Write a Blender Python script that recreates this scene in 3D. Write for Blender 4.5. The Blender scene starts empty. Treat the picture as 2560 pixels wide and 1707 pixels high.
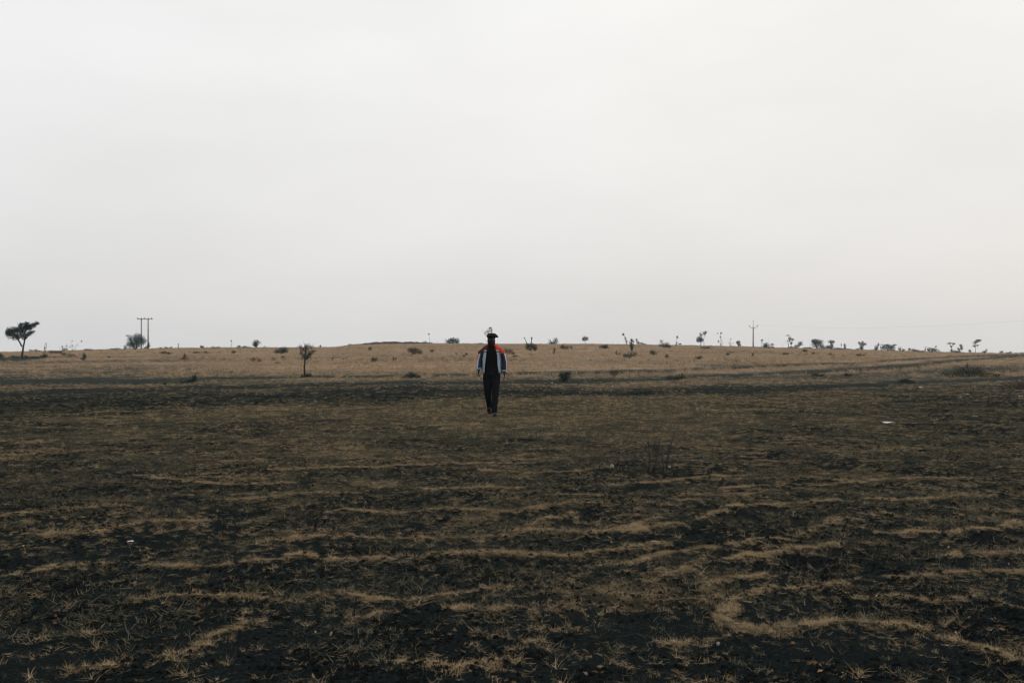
import bpy, bmesh, math, random
import numpy as np
from mathutils import Vector, Matrix
random.seed(7)
R = math.radians
scene = bpy.context.scene
col = scene.collection

# ------------------------------------------------------------------ camera
F = 2276.0                     # focal length in pixels of the 2560 px wide photograph
CX, HY = 1280.0, 880.0         # image column of the view axis, image row of the true horizon
HC = 1.5                       # eye height
cam_d = bpy.data.cameras.new('camera')
cam = bpy.data.objects.new('camera', cam_d); col.objects.link(cam)
cam.location = (0, 0, HC); cam.rotation_euler = (R(90), 0, 0)
cam_d.sensor_width = 36.0; cam_d.lens = 36.0 * F / 2560.0
cam_d.shift_y = (HY - 853.5) / 2560.0
cam_d.clip_start = 0.1; cam_d.clip_end = 6000
cam_d.dof.use_dof = True; cam_d.dof.focus_distance = 8.0; cam_d.dof.aperture_fstop = 6.3
scene.camera = cam
HAZE = 0.00023                 # scattering per metre of the air

# ------------------------------------------------------------------ sky and sun
SUN_AZ, SUN_EL = R(68), R(13)          # to the right of the view axis, low, behind thin cloud
w = bpy.data.worlds.new('World'); scene.world = w; w.use_nodes = True
nt = w.node_tree; N = nt.nodes; Lk = nt.links; N.clear()
out = N.new('ShaderNodeOutputWorld'); bg = N.new('ShaderNodeBackground')
bg.inputs['Strength'].default_value = 0.1
sky = N.new('ShaderNodeTexSky'); sky.sky_type = 'NISHITA'; sky.sun_disc = False
sky.sun_elevation = SUN_EL; sky.sun_rotation = SUN_AZ
sky.air_density = 1.0; sky.dust_density = 4.0; sky.ozone_density = 1.0
tc = N.new('ShaderNodeTexCoord'); sep = N.new('ShaderNodeSeparateXYZ')
Lk.new(tc.outputs['Generated'], sep.inputs[0])
ramp = N.new('ShaderNodeValToRGB')                      # the cloud sheet: grey at the horizon, white above
e = ramp.color_ramp.elements
SKYC = [(0.0, (.722, .706, .704)), (.06, (.755, .741, .739)), (.14, (.818, .811, .811)),
        (.24, (.868, .866, .866)), (.36, (.910, .912, .914)), (1.0, (.93, .935, .945))]
e[0].position, e[0].color = SKYC[0][0], (*SKYC[0][1], 1)
e[1].position, e[1].color = SKYC[-1][0], (*SKYC[-1][1], 1)
for p_, c_ in SKYC[1:-1]:
    q = e.new(p_); q.color = (*c_, 1)
Lk.new(sep.outputs['Z'], ramp.inputs[0])
mp = N.new('ShaderNodeMapping'); mp.inputs['Scale'].default_value = (1.6, 1.6, 5.0)
mp.inputs['Rotation'].default_value = (0.25, 0.5, 0.3)
Lk.new(tc.outputs['Generated'], mp.inputs[0])
nz = N.new('ShaderNodeTexNoise'); nz.inputs['Scale'].default_value = 1.5; nz.inputs['Detail'].default_value = 6
nz.inputs['Roughness'].default_value = .5
Lk.new(mp.outputs[0], nz.inputs['Vector'])
mr = N.new('ShaderNodeMapRange'); mr.inputs['From Min'].default_value = .3; mr.inputs['From Max'].default_value = .7
mr.inputs['To Min'].default_value = .955; mr.inputs['To Max'].default_value = 1.045
Lk.new(nz.outputs['Fac'], mr.inputs['Value'])
# thin cloud glows a little warmer towards the hidden sun
dot = N.new('ShaderNodeVectorMath'); dot.operation = 'DOT_PRODUCT'
dot.inputs[1].default_value = (math.sin(SUN_AZ)*math.cos(SUN_EL), math.cos(SUN_AZ)*math.cos(SUN_EL), math.sin(SUN_EL))
Lk.new(tc.outputs['Generated'], dot.inputs[0])
mr2 = N.new('ShaderNodeMapRange'); mr2.inputs['From Min'].default_value = -.2; mr2.inputs['From Max'].default_value = 1.0
mr2.interpolation_type = 'SMOOTHSTEP'
Lk.new(dot.outputs['Value'], mr2.inputs['Value'])
warm = N.new('ShaderNodeMix'); warm.data_type = 'RGBA'
warm.inputs['A'].default_value = (.985, .988, .985, 1); warm.inputs['B'].default_value = (1.05, 1.03, .995, 1)
Lk.new(mr2.outputs[0], warm.inputs['Factor'])
m1 = N.new('ShaderNodeMix'); m1.data_type = 'RGBA'; m1.blend_type = 'MULTIPLY'; m1.inputs['Factor'].default_value = 1
Lk.new(ramp.outputs[0], m1.inputs['A']); Lk.new(warm.outputs['Result'], m1.inputs['B'])
m2 = N.new('ShaderNodeVectorMath'); m2.operation = 'SCALE'
Lk.new(m1.outputs['Result'], m2.inputs[0]); Lk.new(mr.outputs[0], m2.inputs['Scale'])
m3 = N.new('ShaderNodeVectorMath'); m3.operation = 'SCALE'; m3.inputs['Scale'].default_value = 10.0
Lk.new(m2.outputs[0], m3.inputs[0])
mixs = N.new('ShaderNodeMix'); mixs.data_type = 'RGBA'; mixs.inputs['Factor'].default_value = .985
Lk.new(sky.outputs[0], mixs.inputs['A']); Lk.new(m3.outputs[0], mixs.inputs['B'])
Lk.new(mixs.outputs['Result'], bg.inputs['Color']); Lk.new(bg.outputs[0], out.inputs['Surface'])

sun_d = bpy.data.lights.new('sun', 'SUN'); sun_d.energy = 1.1; sun_d.angle = R(10); sun_d.color = (1.0, .86, .68)
sun = bpy.data.objects.new('sun', sun_d); col.objects.link(sun)
sun.location = (60, 30, 40)
sd = Vector((math.sin(SUN_AZ)*math.cos(SUN_EL), math.cos(SUN_AZ)*math.cos(SUN_EL), math.sin(SUN_EL)))
sun.rotation_euler = sd.to_track_quat('Z', 'Y').to_euler()

vs = scene.view_settings
vs.view_transform = 'Standard'; vs.look = 'None'; vs.exposure = 0; vs.gamma = 1; vs.use_curve_mapping = False
scene.render.engine = 'CYCLES'
scene.cycles.max_bounces = 5; scene.cycles.diffuse_bounces = 3; scene.cycles.volume_bounces = 0
scene.cycles.use_adaptive_sampling = False
scene.cycles.filter_width = 1.15
scene.cycles.use_denoising = True; scene.cycles.denoiser = 'OPENIMAGEDENOISE'; scene.cycles.denoising_prefilter = 'ACCURATE'

# ------------------------------------------------------------------ numpy noise
def _hash(ix, iy, seed):
    n = (ix.astype(np.int64) * 374761393 + iy.astype(np.int64) * 668265263 + seed * 982451653) & 0xffffffff
    n = ((n ^ (n >> 13)) * 1274126177) & 0xffffffff
    n = n ^ (n >> 16)
    return (n & 0xffffff) / float(0xffffff)
def vnoise(x, y, seed=0):
    ix = np.floor(x); iy = np.floor(y); fx = x - ix; fy = y - iy
    fx = fx*fx*fx*(fx*(fx*6-15)+10); fy = fy*fy*fy*(fy*(fy*6-15)+10)
    ix = ix.astype(np.int64); iy = iy.astype(np.int64)
    a = _hash(ix, iy, seed); b = _hash(ix+1, iy, seed); c = _hash(ix, iy+1, seed); d = _hash(ix+1, iy+1, seed)
    return (a*(1-fx)+b*fx)*(1-fy) + (c*(1-fx)+d*fx)*fy
def fbm(x, y, octs=4, seed=0, gain=.5):
    s = 0; a = 1; t = 0
    for o in range(octs):
        cs, sn = math.cos(o*1.1+.4), math.sin(o*1.1+.4)
        s = s + a*vnoise((x*cs-y*sn)*2**o + 17.3*o, (x*sn+y*cs)*2**o - 9.1*o, seed+o); t += a; a *= gain
    return s/t
def smooth(a, b, x):
    t = np.clip((x-a)/(b-a), 0, 1); return t*t*(3-2*t)

# ------------------------------------------------------------------ the lie of the land
CREST = 230.0
SKYL = np.array([(-400, 879), (0, 880), (120, 878), (300, 873), (480, 870), (640, 869), (840, 868), (880, 862), (960, 859.5),
                 (1080, 858.5), (1200, 859), (1300, 859.5), (1500, 860), (1700, 863), (1900, 868), (2100, 873), (2300, 879),
                 (2450, 882), (2560, 884), (3000, 886)], float)
def macro(x, y):
    d = np.hypot(x, y); yy = np.where(y > 1e-3, y, 1e-3)
    px = np.where(y > 1e-3, CX + F*np.clip(x/yy, -.75, .75), np.where(x > 0, 3000., -400.))
    zc = HC + (HY - np.interp(px, SKYL[:, 0], SKYL[:, 1])) / F * CREST
    near = np.interp(d, [0, 5, 12, 20, 32, 48], [0, 0, .07, .15, .17, .19])
    s = np.clip((d-48)/(CREST-48), 0, 1)
    hill = .19 + (zc-.19)*(s*(1.3-.3*s))
    z = np.where(d < 48, near, hill)
    return z - 9*smooth(CREST+4, 520, d) * (d > CREST+4)
def proj(x, y, z):
    return CX + F*x/y, HY - F*(z-HC)/y
_Y = np.geomspace(3, CREST-1, 3000)
def ground_at(px, py):
    """the point of the ground seen at a pixel of the photograph"""
    xs = (px-CX)/F*_Y; z = macro(xs, _Y); p = HY - F*(z-HC)/_Y
    p = np.minimum.accumulate(p)
    k = np.searchsorted(-p, -py); k = min(max(k, 0), len(_Y)-1)
    return float(xs[k]), float(_Y[k])

# the furrow crests with dry grass on them (rows of the ploughed field, traced along the ground)
RIDGES = [
 [(375,1410),(468,1415),(599,1415),(756,1399),(805,1407),(882,1407),(1023,1406),(1088,1396),(1280,1394),(1400,1399),(1476,1391),(1560,1376),(1672,1361)],
 [(27,1448),(109,1426),(163,1415),(250,1410)],
 [(326,1500),(381,1503),(490,1500),(599,1503),(669,1508),(724,1513),(784,1494),(843,1483),(892,1492),(958,1503),(1061,1505),(1132,1486),(1280,1475)],
 [(1132,1530),(1197,1524),(1280,1524)], [(892,1546),(958,1530)],
 [(414,1644),(468,1630),(517,1600),(588,1576)],
 [(131,1688),(190,1682),(256,1682),(305,1666)],
 [(996,1658),(1061,1669),(1121,1677),(1170,1682),(1241,1666),(1279,1660)],
 [(659,1356),(735,1350),(843,1353),(1034,1353),(1143,1358),(1280,1350)],
 [(805,1285),(871,1279),(952,1288),(1034,1285),(1148,1271),(1280,1279),(1416,1263),(1520,1258)],
 [(65,1337),(218,1337),(326,1320),(381,1307),(512,1307)],
 [(337,1195),(414,1200),(544,1211),(735,1211)],
 [(675,1179),(789,1173),(1034,1173),(1280,1157)],
 [(1197,1181),(1280,1187),(1416,1179),(1536,1175)],
 [(1280,1337),(1345,1339),(1498,1334),(1563,1328),(1661,1298)],
 [(1323,1323),(1351,1309),(1438,1285)], [(1574,1339),(1617,1326),(1710,1312)],
 [(1737,1301),(1813,1279),(1879,1266),(1960,1266),(2036,1260),(2173,1252),(2292,1252),(2368,1244),(2450,1236)],
 [(1802,1225),(1879,1217),(1960,1217)],
 [(1574,1415),(1628,1394),(1704,1383),(1759,1372),(1813,1356),(1879,1353),(1977,1345),(2042,1328),(2091,1301)],
 [(1672,1445),(1715,1426),(1770,1394)],
 [(1813,1405),(1895,1394),(1977,1377),(2042,1372),(2091,1367)],
 [(1759,1470),(1824,1448),(1906,1429)],
 [(1743,1497),(1802,1494),(1868,1481),(1933,1475),(2042,1470),(2085,1459),(2162,1445)],
 [(2205,1342),(2287,1334),(2368,1337),(2477,1326),(2560,1301)],
 [(2216,1448),(2314,1445),(2423,1440),(2560,1437),(2640,1434)],
 [(2368,1394),(2477,1396),(2560,1394),(2640,1392)],
 [(1835,1497),(1819,1530),(1808,1546),(1841,1571),(1879,1576),(1949,1579),(2031,1568),(2096,1562),(2178,1571),(2260,1571),(2303,1584),(2347,1603),(2412,1617),(2466,1628),(2510,1650),(2560,1663),(2640,1680)],
 [(1307,1576),(1367,1576),(1443,1571)], [(1262,1638),(1313,1611),(1350,1606)],
 [(1623,1598),(1715,1603),(1797,1590)],
 [(1378,1244),(1508,1241)], [(0,1290),(140,1276),(330,1270)], [(560,1250),(760,1238),(900,1240)],
 [(1040,1230),(1180,1222),(1300,1226)], [(1600,1210),(1760,1196),(1900,1190)], [(2050,1215),(2220,1200),(2420,1196)],
 [(100,1620),(190,1600),(260,1596)], [(620,1560),(700,1556)], [(2180,1500),(2330,1506),(2440,1494)],
]
RW = {}
SEGS = []
for k, r in enumerate(RIDGES):
    g = [ground_at(*p) for p in r]
    wd = {5: 1.3, 27: 1.35, 7: 1.2}.get(k, 1.0) * (0.8 if r[0][1] < 1260 else 1.0)
    for (a, b) in zip(g[:-1], g[1:]):
        SEGS.append((a, b, wd))
def ridge_field(x, y):
    """0..1 along the furrow crests"""
    out = np.zeros_like(x)
    jx = x + .10*(vnoise(x*3, y*3, 51)-.5) + .05*(vnoise(x*11, y*11, 53)-.5)
    jy = y + .12*(vnoise(x*3+9, y*3, 52)-.5) + .05*(vnoise(x*11, y*11+7, 54)-.5)
    for (a, b, wd) in SEGS:
        m = (x > min(a[0], b[0])-.5) & (x < max(a[0], b[0])+.5) & (y > min(a[1], b[1])-.5) & (y < max(a[1], b[1])+.5)
        i = np.nonzero(m)[0]
        if not len(i): continue
        ax, ay = a; dx, dy = b[0]-ax, b[1]-ay; L2 = dx*dx+dy*dy
        t = np.clip(((jx[i]-ax)*dx+(jy[i]-ay)*dy)/L2, 0, 1)
        dd = np.hypot(jx[i]-ax-t*dx, jy[i]-ay-t*dy)
        sg = .047*wd*(.75+.04*y[i])
        out[i] = np.maximum(out[i], np.exp(-(dd/sg)**2))
    return out
# cart tracks and bare strips: centre row and half thickness along the width of the photograph
BANDS = [
 ([(-300,1016,30),(0,1012,28),(300,1003,24),(600,994,18),(900,984,22),(1150,978,18),(1400,979,10),(1600,978,10),(1840,973,12),(2100,962,8),(2300,955,6),(2900,930,4)], .80),
 ([(-300,990,8),(0,985,8),(500,970,6),(900,957,5),(1200,954,6),(1400,955,8),(1600,947,6),(1750,940,5),(1900,935,5),(2050,927,5),(2250,914,5),(2400,902,4),(2500,892,3),(2560,888,3),(3000,885,3)], .8),
 ([(-300,952,3),(300,950,4),(560,946,3),(760,942,3),(1000,938,3),(1200,935,3),(1500,930,4),(1700,924,4),(1900,915,3),(2150,905,3),(2400,891,2.5),(2600,886,2)], .75),
 ([(-300,953,10),(0,955,9),(250,955,6),(450,950,4),(520,948,0.01)], .6),
 ([(0,898,3.5),(60,897,4),(110,893,3),(230,892,.01)], .8),
 ([(1700,948,.01),(1900,944,5),(2200,935,9),(2400,925,14),(2560,915,16),(2900,905,10)], .55),
 ([(-300,1060,4),(0,1058,5),(300,1066,5),(800,1052,3),(900,1050,.01)], .5),
]
def bare_field(px, py):
    out = np.zeros_like(px)
    wob = (vnoise(px*.012, py*.05, 71)-.5)
    for pts, st in BANDS:
        p = np.array(pts, float)
        c = np.interp(px, p[:, 0], p[:, 1]); h = np.interp(px, p[:, 0], p[:, 2])
        out = np.maximum(out, st*(1-smooth(.25, 1.75, np.abs(py-c+wob*h*.9)/h)))
    return out
def cover(x, y, ridge=None):
    """how much dry grass stands on the black soil, 0..1"""
    z = macro(x, y); d = np.hypot(x, y); px, py = proj(x, np.maximum(y, .5), z)
    base = np.interp(d, [3, 4.5, 6, 8, 11, 15, 20, 26, 45, 60, 90, 140], [.06, .09, .15, .23, .34, .50, .64, .60, .52, .60, .76, .95])
    side = np.interp(px, [0, 500, 1000, 1500, 1900, 2560], [.72, .9, 1.05, 1.15, .95, .78])
    base = base*np.where(d < 40, side, 1)
    n = fbm(x*.55, y*.4, 3, 11)*.5 + fbm(x*1.7, y*1.5, 3, 21)*.5
    st = 1-np.abs(2*fbm(x*.9, y*3.2, 3, 31)-1)              # old furrow lines, mostly across the view
    st = smooth(.72, .97, st)
    c = base + (n-.5)*np.interp(d, [4, 15, 40, 80], [.75, .85, .7, .45]) + st*np.interp(d, [4, 10, 14, 30], [.10, .16, .22, .1])
    # the thin sward right of the middle in the foreground
    patch = np.exp(-(((px-1520)/280)**2 + ((py-1480)/62)**2))
    c = c + .34*patch
    far = smooth(1900, 2400, px)*smooth(925, 950, py)*(1-smooth(1080, 1250, py))
    c = c - .17*far
    c = c + smooth(45, 75, d)*(fbm(x*.035, y*.09, 4, 38)-.5)*.9
    lf = (1-smooth(250, 900, px))*smooth(886, 905, py)*(d > 40)
    c = c - lf*(.20+.55*(fbm(x*.05, y*.025, 3, 35)-.35))
    c = c*(1-np.clip(bare_field(px, py)*(.45+1.0*(.5*n+.5*fbm(x*1.1, y*.45, 4, 36))), 0, 1))
    if ridge is not None:
        c = np.maximum(c, ridge*(.25+.6*n))
    return np.clip(c, 0, 1)
def height(x, y, ridge=None):
    d = np.hypot(x, y)
    z = macro(x, y)
    z = z + (fbm(x*.8, y*.8, 3, 41)-.5)*.10*np.interp(d, [0, 6, 60, 1500], [.8, 1, 1, 3])
    z = z + (fbm(x*.07, y*.07, 2, 43)-.5)*.14*smooth(50, 110, d)*(1-smooth(190, 228, d))
    nr = 1-smooth(14, 26, d)
    z = z + nr*((fbm(x*5, y*5, 3, 45)-.5)*.035 + (vnoise(x*22, y*22, 47)-.5)*.010)
    if ridge is not None:
        z = z + .020*ridge
    px, py = proj(x, np.maximum(y, .5), macro(x, y))
    z = z - .05*bare_field(px, py)*(d > 18)*(d < 150)
    return z
def gz(x, y):
    a = np.array([x], float); b = np.array([y], float)
    return float(height(a, b, ridge_field(a, b))[0])

# ------------------------------------------------------------------ materials
def newmat(name):
    m = bpy.data.materials.new(name); m.use_nodes = True
    nd = m.node_tree.nodes; b = nd['Principled BSDF']
    return m, nd, m.node_tree.links, b
def simple(name, c, rough=.8, var=.25, scale=30, spec=.2, bump=0):
    m, nd, lk, b = newmat(name)
    tcn = nd.new('ShaderNodeTexCoord'); n1 = nd.new('ShaderNodeTexNoise'); n1.inputs['Scale'].default_value = scale
    n1.inputs['Detail'].default_value = 4
    lk.new(tcn.outputs['Object'], n1.inputs['Vector'])
    r = nd.new('ShaderNodeValToRGB')
    r.color_ramp.elements[0].position = .3; r.color_ramp.elements[1].position = .7
    r.color_ramp.elements[0].color = (*[v*(1-var) for v in c], 1); r.color_ramp.elements[1].color = (*[min(1, v*(1+var)) for v in c], 1)
    lk.new(n1.outputs['Fac'], r.inputs[0]); lk.new(r.outputs[0], b.inputs['Base Color'])
    b.inputs['Roughness'].default_value = rough; b.inputs['Specular IOR Level'].default_value = spec
    if bump:
        bp = nd.new('ShaderNodeBump'); bp.inputs['Strength'].default_value = bump; bp.inputs['Distance'].default_value = .01
        lk.new(n1.outputs['Fac'], bp.inputs['Height']); lk.new(bp.outputs[0], b.inputs['Normal'])
    return m
def random_mat(name, cols, rough=.95, spec=.03, island=True):
    """colour picked per instance or per leaf"""
    m, nd, lk, b = newmat(name)
    r = nd.new('ShaderNodeValToRGB')
    el = r.color_ramp.elements
    el[0].position = 0; el[0].color = (*cols[0], 1); el[1].position = 1; el[1].color = (*cols[-1], 1)
    for i, c in enumerate(cols[1:-1]):
        q = el.new((i+1)/(len(cols)-1)); q.color = (*c, 1)
    g = nd.new('ShaderNodeNewGeometry'); o = nd.new('ShaderNodeObjectInfo')
    ad = nd.new('ShaderNodeMath'); ad.operation = 'ADD'
    sc_ = nd.new('ShaderNodeMath'); sc_.operation = 'MULTIPLY'; sc_.inputs[1].default_value = .6
    lk.new(g.outputs['Random Per Island'], sc_.inputs[0])
    if island == 'leaf':
        lk.new(g.outputs['Random Per Island'], r.inputs[0])
    else:
        s2 = nd.new('ShaderNodeMath'); s2.operation = 'MULTIPLY'; s2.inputs[1].default_value = .4
        lk.new(o.outputs['Random'], s2.inputs[0])
        lk.new(sc_.outputs[0], ad.inputs[0]); lk.new(s2.outputs[0], ad.inputs[1]); lk.new(ad.outputs[0], r.inputs[0])
    lk.new(r.outputs[0], b.inputs['Base Color'])
    b.inputs['Roughness'].default_value = rough; b.inputs['Specular IOR Level'].default_value = spec
    return m
M = {}
M['straw'] = random_mat('dry_straw', [(.13, .102, .062), (.26, .192, .112), (.34, .248, .143), (.41, .308, .186), (.56, .46, .32)])
M['hill_straw'] = random_mat('hill_straw', [(.26, .185, .12), (.34, .24, .155), (.40, .29, .19), (.46, .35, .24)])
M['straw_bright'] = random_mat('bleached_straw', [(.15, .112, .064), (.31, .224, .124), (.42, .305, .172), (.50, .37, .22), (.66, .54, .36)])
M['grey_straw'] = random_mat('grey_straw', [(.018, .026, .024), (.038, .046, .040), (.072, .076, .060), (.13, .115, .08)])
M['dull_straw'] = random_mat('dull_straw', [(.024, .031, .027), (.058, .059, .044), (.110, .096, .064), (.19, .150, .092)])
M['dark_grass'] = random_mat('grey_grass', [(.045, .05, .04), (.07, .075, .055), (.10, .10, .07)])
M['leaf'] = random_mat('dark_leaf', [(.010, .025, .026), (.015, .035, .033), (.025, .049, .042)], island='leaf')
M['leaf_blue'] = random_mat('blue_green_leaf', [(.017, .042, .050), (.025, .056, .064), (.037, .072, .077)], island='leaf')
M['leaf_olive'] = random_mat('olive_leaf', [(.026, .034, .026), (.040, .048, .034), (.060, .066, .044)], island='leaf')
M['leaf_brown'] = random_mat('brown_leaf', [(.040, .034, .026), (.060, .048, .035), (.09, .07, .048)], island='leaf')
M['bark'] = simple('bark', (.035, .034, .034), .9, .4, 20)
M['twig'] = simple('grey_twig', (.06, .055, .05), .9, .35, 20)
M['concrete'] = simple('haze_paled_concrete', (.30, .30, .30), .8, .2, 3)  # paled, so the haze before the poles is put into the colour
M['steel'] = simple('pole_steel', (.16, .165, .17), .5, .2, 5)
M['porcelain'] = simple('porcelain', (.12, .10, .09), .3, .2, 5)
M['paper'] = simple('white_scrap', (.58, .59, .62), .6, .08, 40)
M['stone'] = simple('pale_stone', (.27, .24, .20), .8, .3, 30, bump=.4)
M['earth'] = simple('dug_earth', (.016, .018, .017), .95, .4, 6, spec=0, bump=.6)
M['clod'] = simple('soil_clod', (.0085, .0095, .0092), .95, .35, 40, spec=0, bump=.5)
M['bund'] = simple('bund_earth', (.07, .065, .055), .95, .4, 3, spec=0, bump=.6)

# the ground: black cotton soil under dry grass litter
gm, nd, lk, b = newmat('field_soil')
tcn = nd.new('ShaderNodeNewGeometry')
at = nd.new('ShaderNodeAttribute'); at.attribute_name = 'cover'
at2 = nd.new('ShaderNodeAttribute'); at2.attribute_name = 'hill'
def noise(scale, detail, rough=.55, vec=None, st=None):
    n = nd.new('ShaderNodeTexNoise'); n.inputs['Scale'].default_value = scale; n.inputs['Detail'].default_value = detail
    n.inputs['Roughness'].default_value = rough
    if st:
        mpn = nd.new('ShaderNodeMapping'); mpn.inputs['Scale'].default_value = st
        lk.new(tcn.outputs['Position'], mpn.inputs[0]); lk.new(mpn.outputs[0], n.inputs['Vector'])
    else:
        lk.new(tcn.outputs['Position'], n.inputs['Vector'])
    return n
def math_(op, a, b_=None, clamp=False):
    n = nd.new('ShaderNodeMath'); n.operation = op; n.use_clamp = clamp
    for i, v in enumerate((a, b_)):
        if v is None: continue
        if isinstance(v, (int, float)): n.inputs[i].default_value = v
        else: lk.new(v, n.inputs[i])
    return n.outputs[0]
def rampn(v, stops):
    r = nd.new('ShaderNodeValToRGB'); el = r.color_ramp.elements
    el[0].position, el[0].color = stops[0][0], (*stops[0][1], 1); el[1].position, el[1].color = stops[-1][0], (*stops[-1][1], 1)
    for p_, c_ in stops[1:-1]:
        q = el.new(p_); q.color = (*c_, 1)
    lk.new(v, r.inputs[0]); return r.outputs[0]
def mixc(f, a, b_):
    m = nd.new('ShaderNodeMix'); m.data_type = 'RGBA'
    lk.new(f, m.inputs['Factor']); lk.new(a, m.inputs['A']); lk.new(b_, m.inputs['B']); return m.outputs['Result']
nf = noise(38, 5, .65); nmid = noise(5, 5, .6); nbig = noise(.5, 4, .55); nhill = noise(.10, 6, .62, st=(.45, 1.1, 1))
soil = rampn(nf.outputs['Fac'], [(.3, (.0055, .0082, .0088)), (.55, (.0105, .0142, .0142)), (.75, (.027, .0300, .0260))])
litter = rampn(math_('ADD', math_('MULTIPLY', nf.outputs['Fac'], .6), math_('MULTIPLY', nmid.outputs['Fac'], .4)),
               [(.30, (.026, .026, .020)), (.50, (.085, .068, .043)), (.72, (.19, .142, .084))])
hillc = rampn(math_('ADD', math_('MULTIPLY', nbig.outputs['Fac'], .4), math_('MULTIPLY', nhill.outputs['Fac'], .6)),
              [(.32, (.115, .100, .068)), (.46, (.225, .170, .112)), (.58, (.30, .222, .150)), (.68, (.38, .290, .200))])
thr = math_('ADD', math_('MULTIPLY', nf.outputs['Fac'], .55), math_('MULTIPLY', nmid.outputs['Fac'], .45))
# litter shows where the cover beats the local noise
mrn = nd.new('ShaderNodeMapRange'); mrn.interpolation_type = 'SMOOTHSTEP'
mrn.inputs['From Min'].default_value = -.16; mrn.inputs['From Max'].default_value = .22
lk.new(math_('SUBTRACT', math_('ADD', math_('MULTIPLY', at.outputs['Fac'], .85), .02), thr), mrn.inputs['Value'])
near_c = mixc(mrn.outputs[0], soil, litter)
mrh = nd.new('ShaderNodeMapRange'); mrh.interpolation_type = 'SMOOTHSTEP'
mrh.inputs['From Min'].default_value = .1; mrh.inputs['From Max'].default_value = .85
lk.new(math_('ADD', at.outputs['Fac'], math_('MULTIPLY', math_('SUBTRACT', nmid.outputs['Fac'], .5), .4)), mrh.inputs['Value'])
soil2 = rampn(nmid.outputs['Fac'], [(.3, (.022, .029, .030)), (.7, (.048, .054, .047))])
far_c = mixc(mrh.outputs[0], soil2, hillc)
lk.new(mixc(at2.outputs['Fac'], near_c, far_c), b.inputs['Base Color'])
b.inputs['Roughness'].default_value = 1; b.inputs['Specular IOR Level'].default_value = 0
bp = nd.new('ShaderNodeBump'); bp.inputs['Strength'].default_value = .9; bp.inputs['Distance'].default_value = .02
lk.new(math_('ADD', nf.outputs['Fac'], math_('MULTIPLY', nmid.outputs['Fac'], 1.5)), bp.inputs['Height']); lk.new(bp.outputs[0], b.inputs['Normal'])

# ------------------------------------------------------------------ helpers for objects
def tag(o, label=None, cat=None, group=None, kind=None):
    if label: o['label'] = label
    if cat: o['category'] = cat
    if group: o['group'] = group
    if kind: o['kind'] = kind
    return o
def mesh_np(name, verts, faces_flat, loop_tot, mat=None, smooth_=False, mi=None, mats=None):
    me = bpy.data.meshes.new(name)
    verts = np.asarray(verts, np.float32); me.vertices.add(len(verts)); me.vertices.foreach_set('co', verts.ravel())
    ff = np.asarray(faces_flat, np.int32); lt = np.asarray(loop_tot, np.int32)
    me.loops.add(len(ff)); me.loops.foreach_set('vertex_index', ff)
    me.polygons.add(len(lt)); ls = np.concatenate(([0], np.cumsum(lt)[:-1])).astype(np.int32)
    me.polygons.foreach_set('loop_start', ls)
    if smooth_: me.polygons.foreach_set('use_smooth', np.ones(len(lt), bool))
    for m in (mats or [mat]): me.materials.append(m)
    if mi is not None: me.polygons.foreach_set('material_index', np.asarray(mi, np.int32))
    me.update(calc_edges=True); me.validate()
    return me
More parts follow.
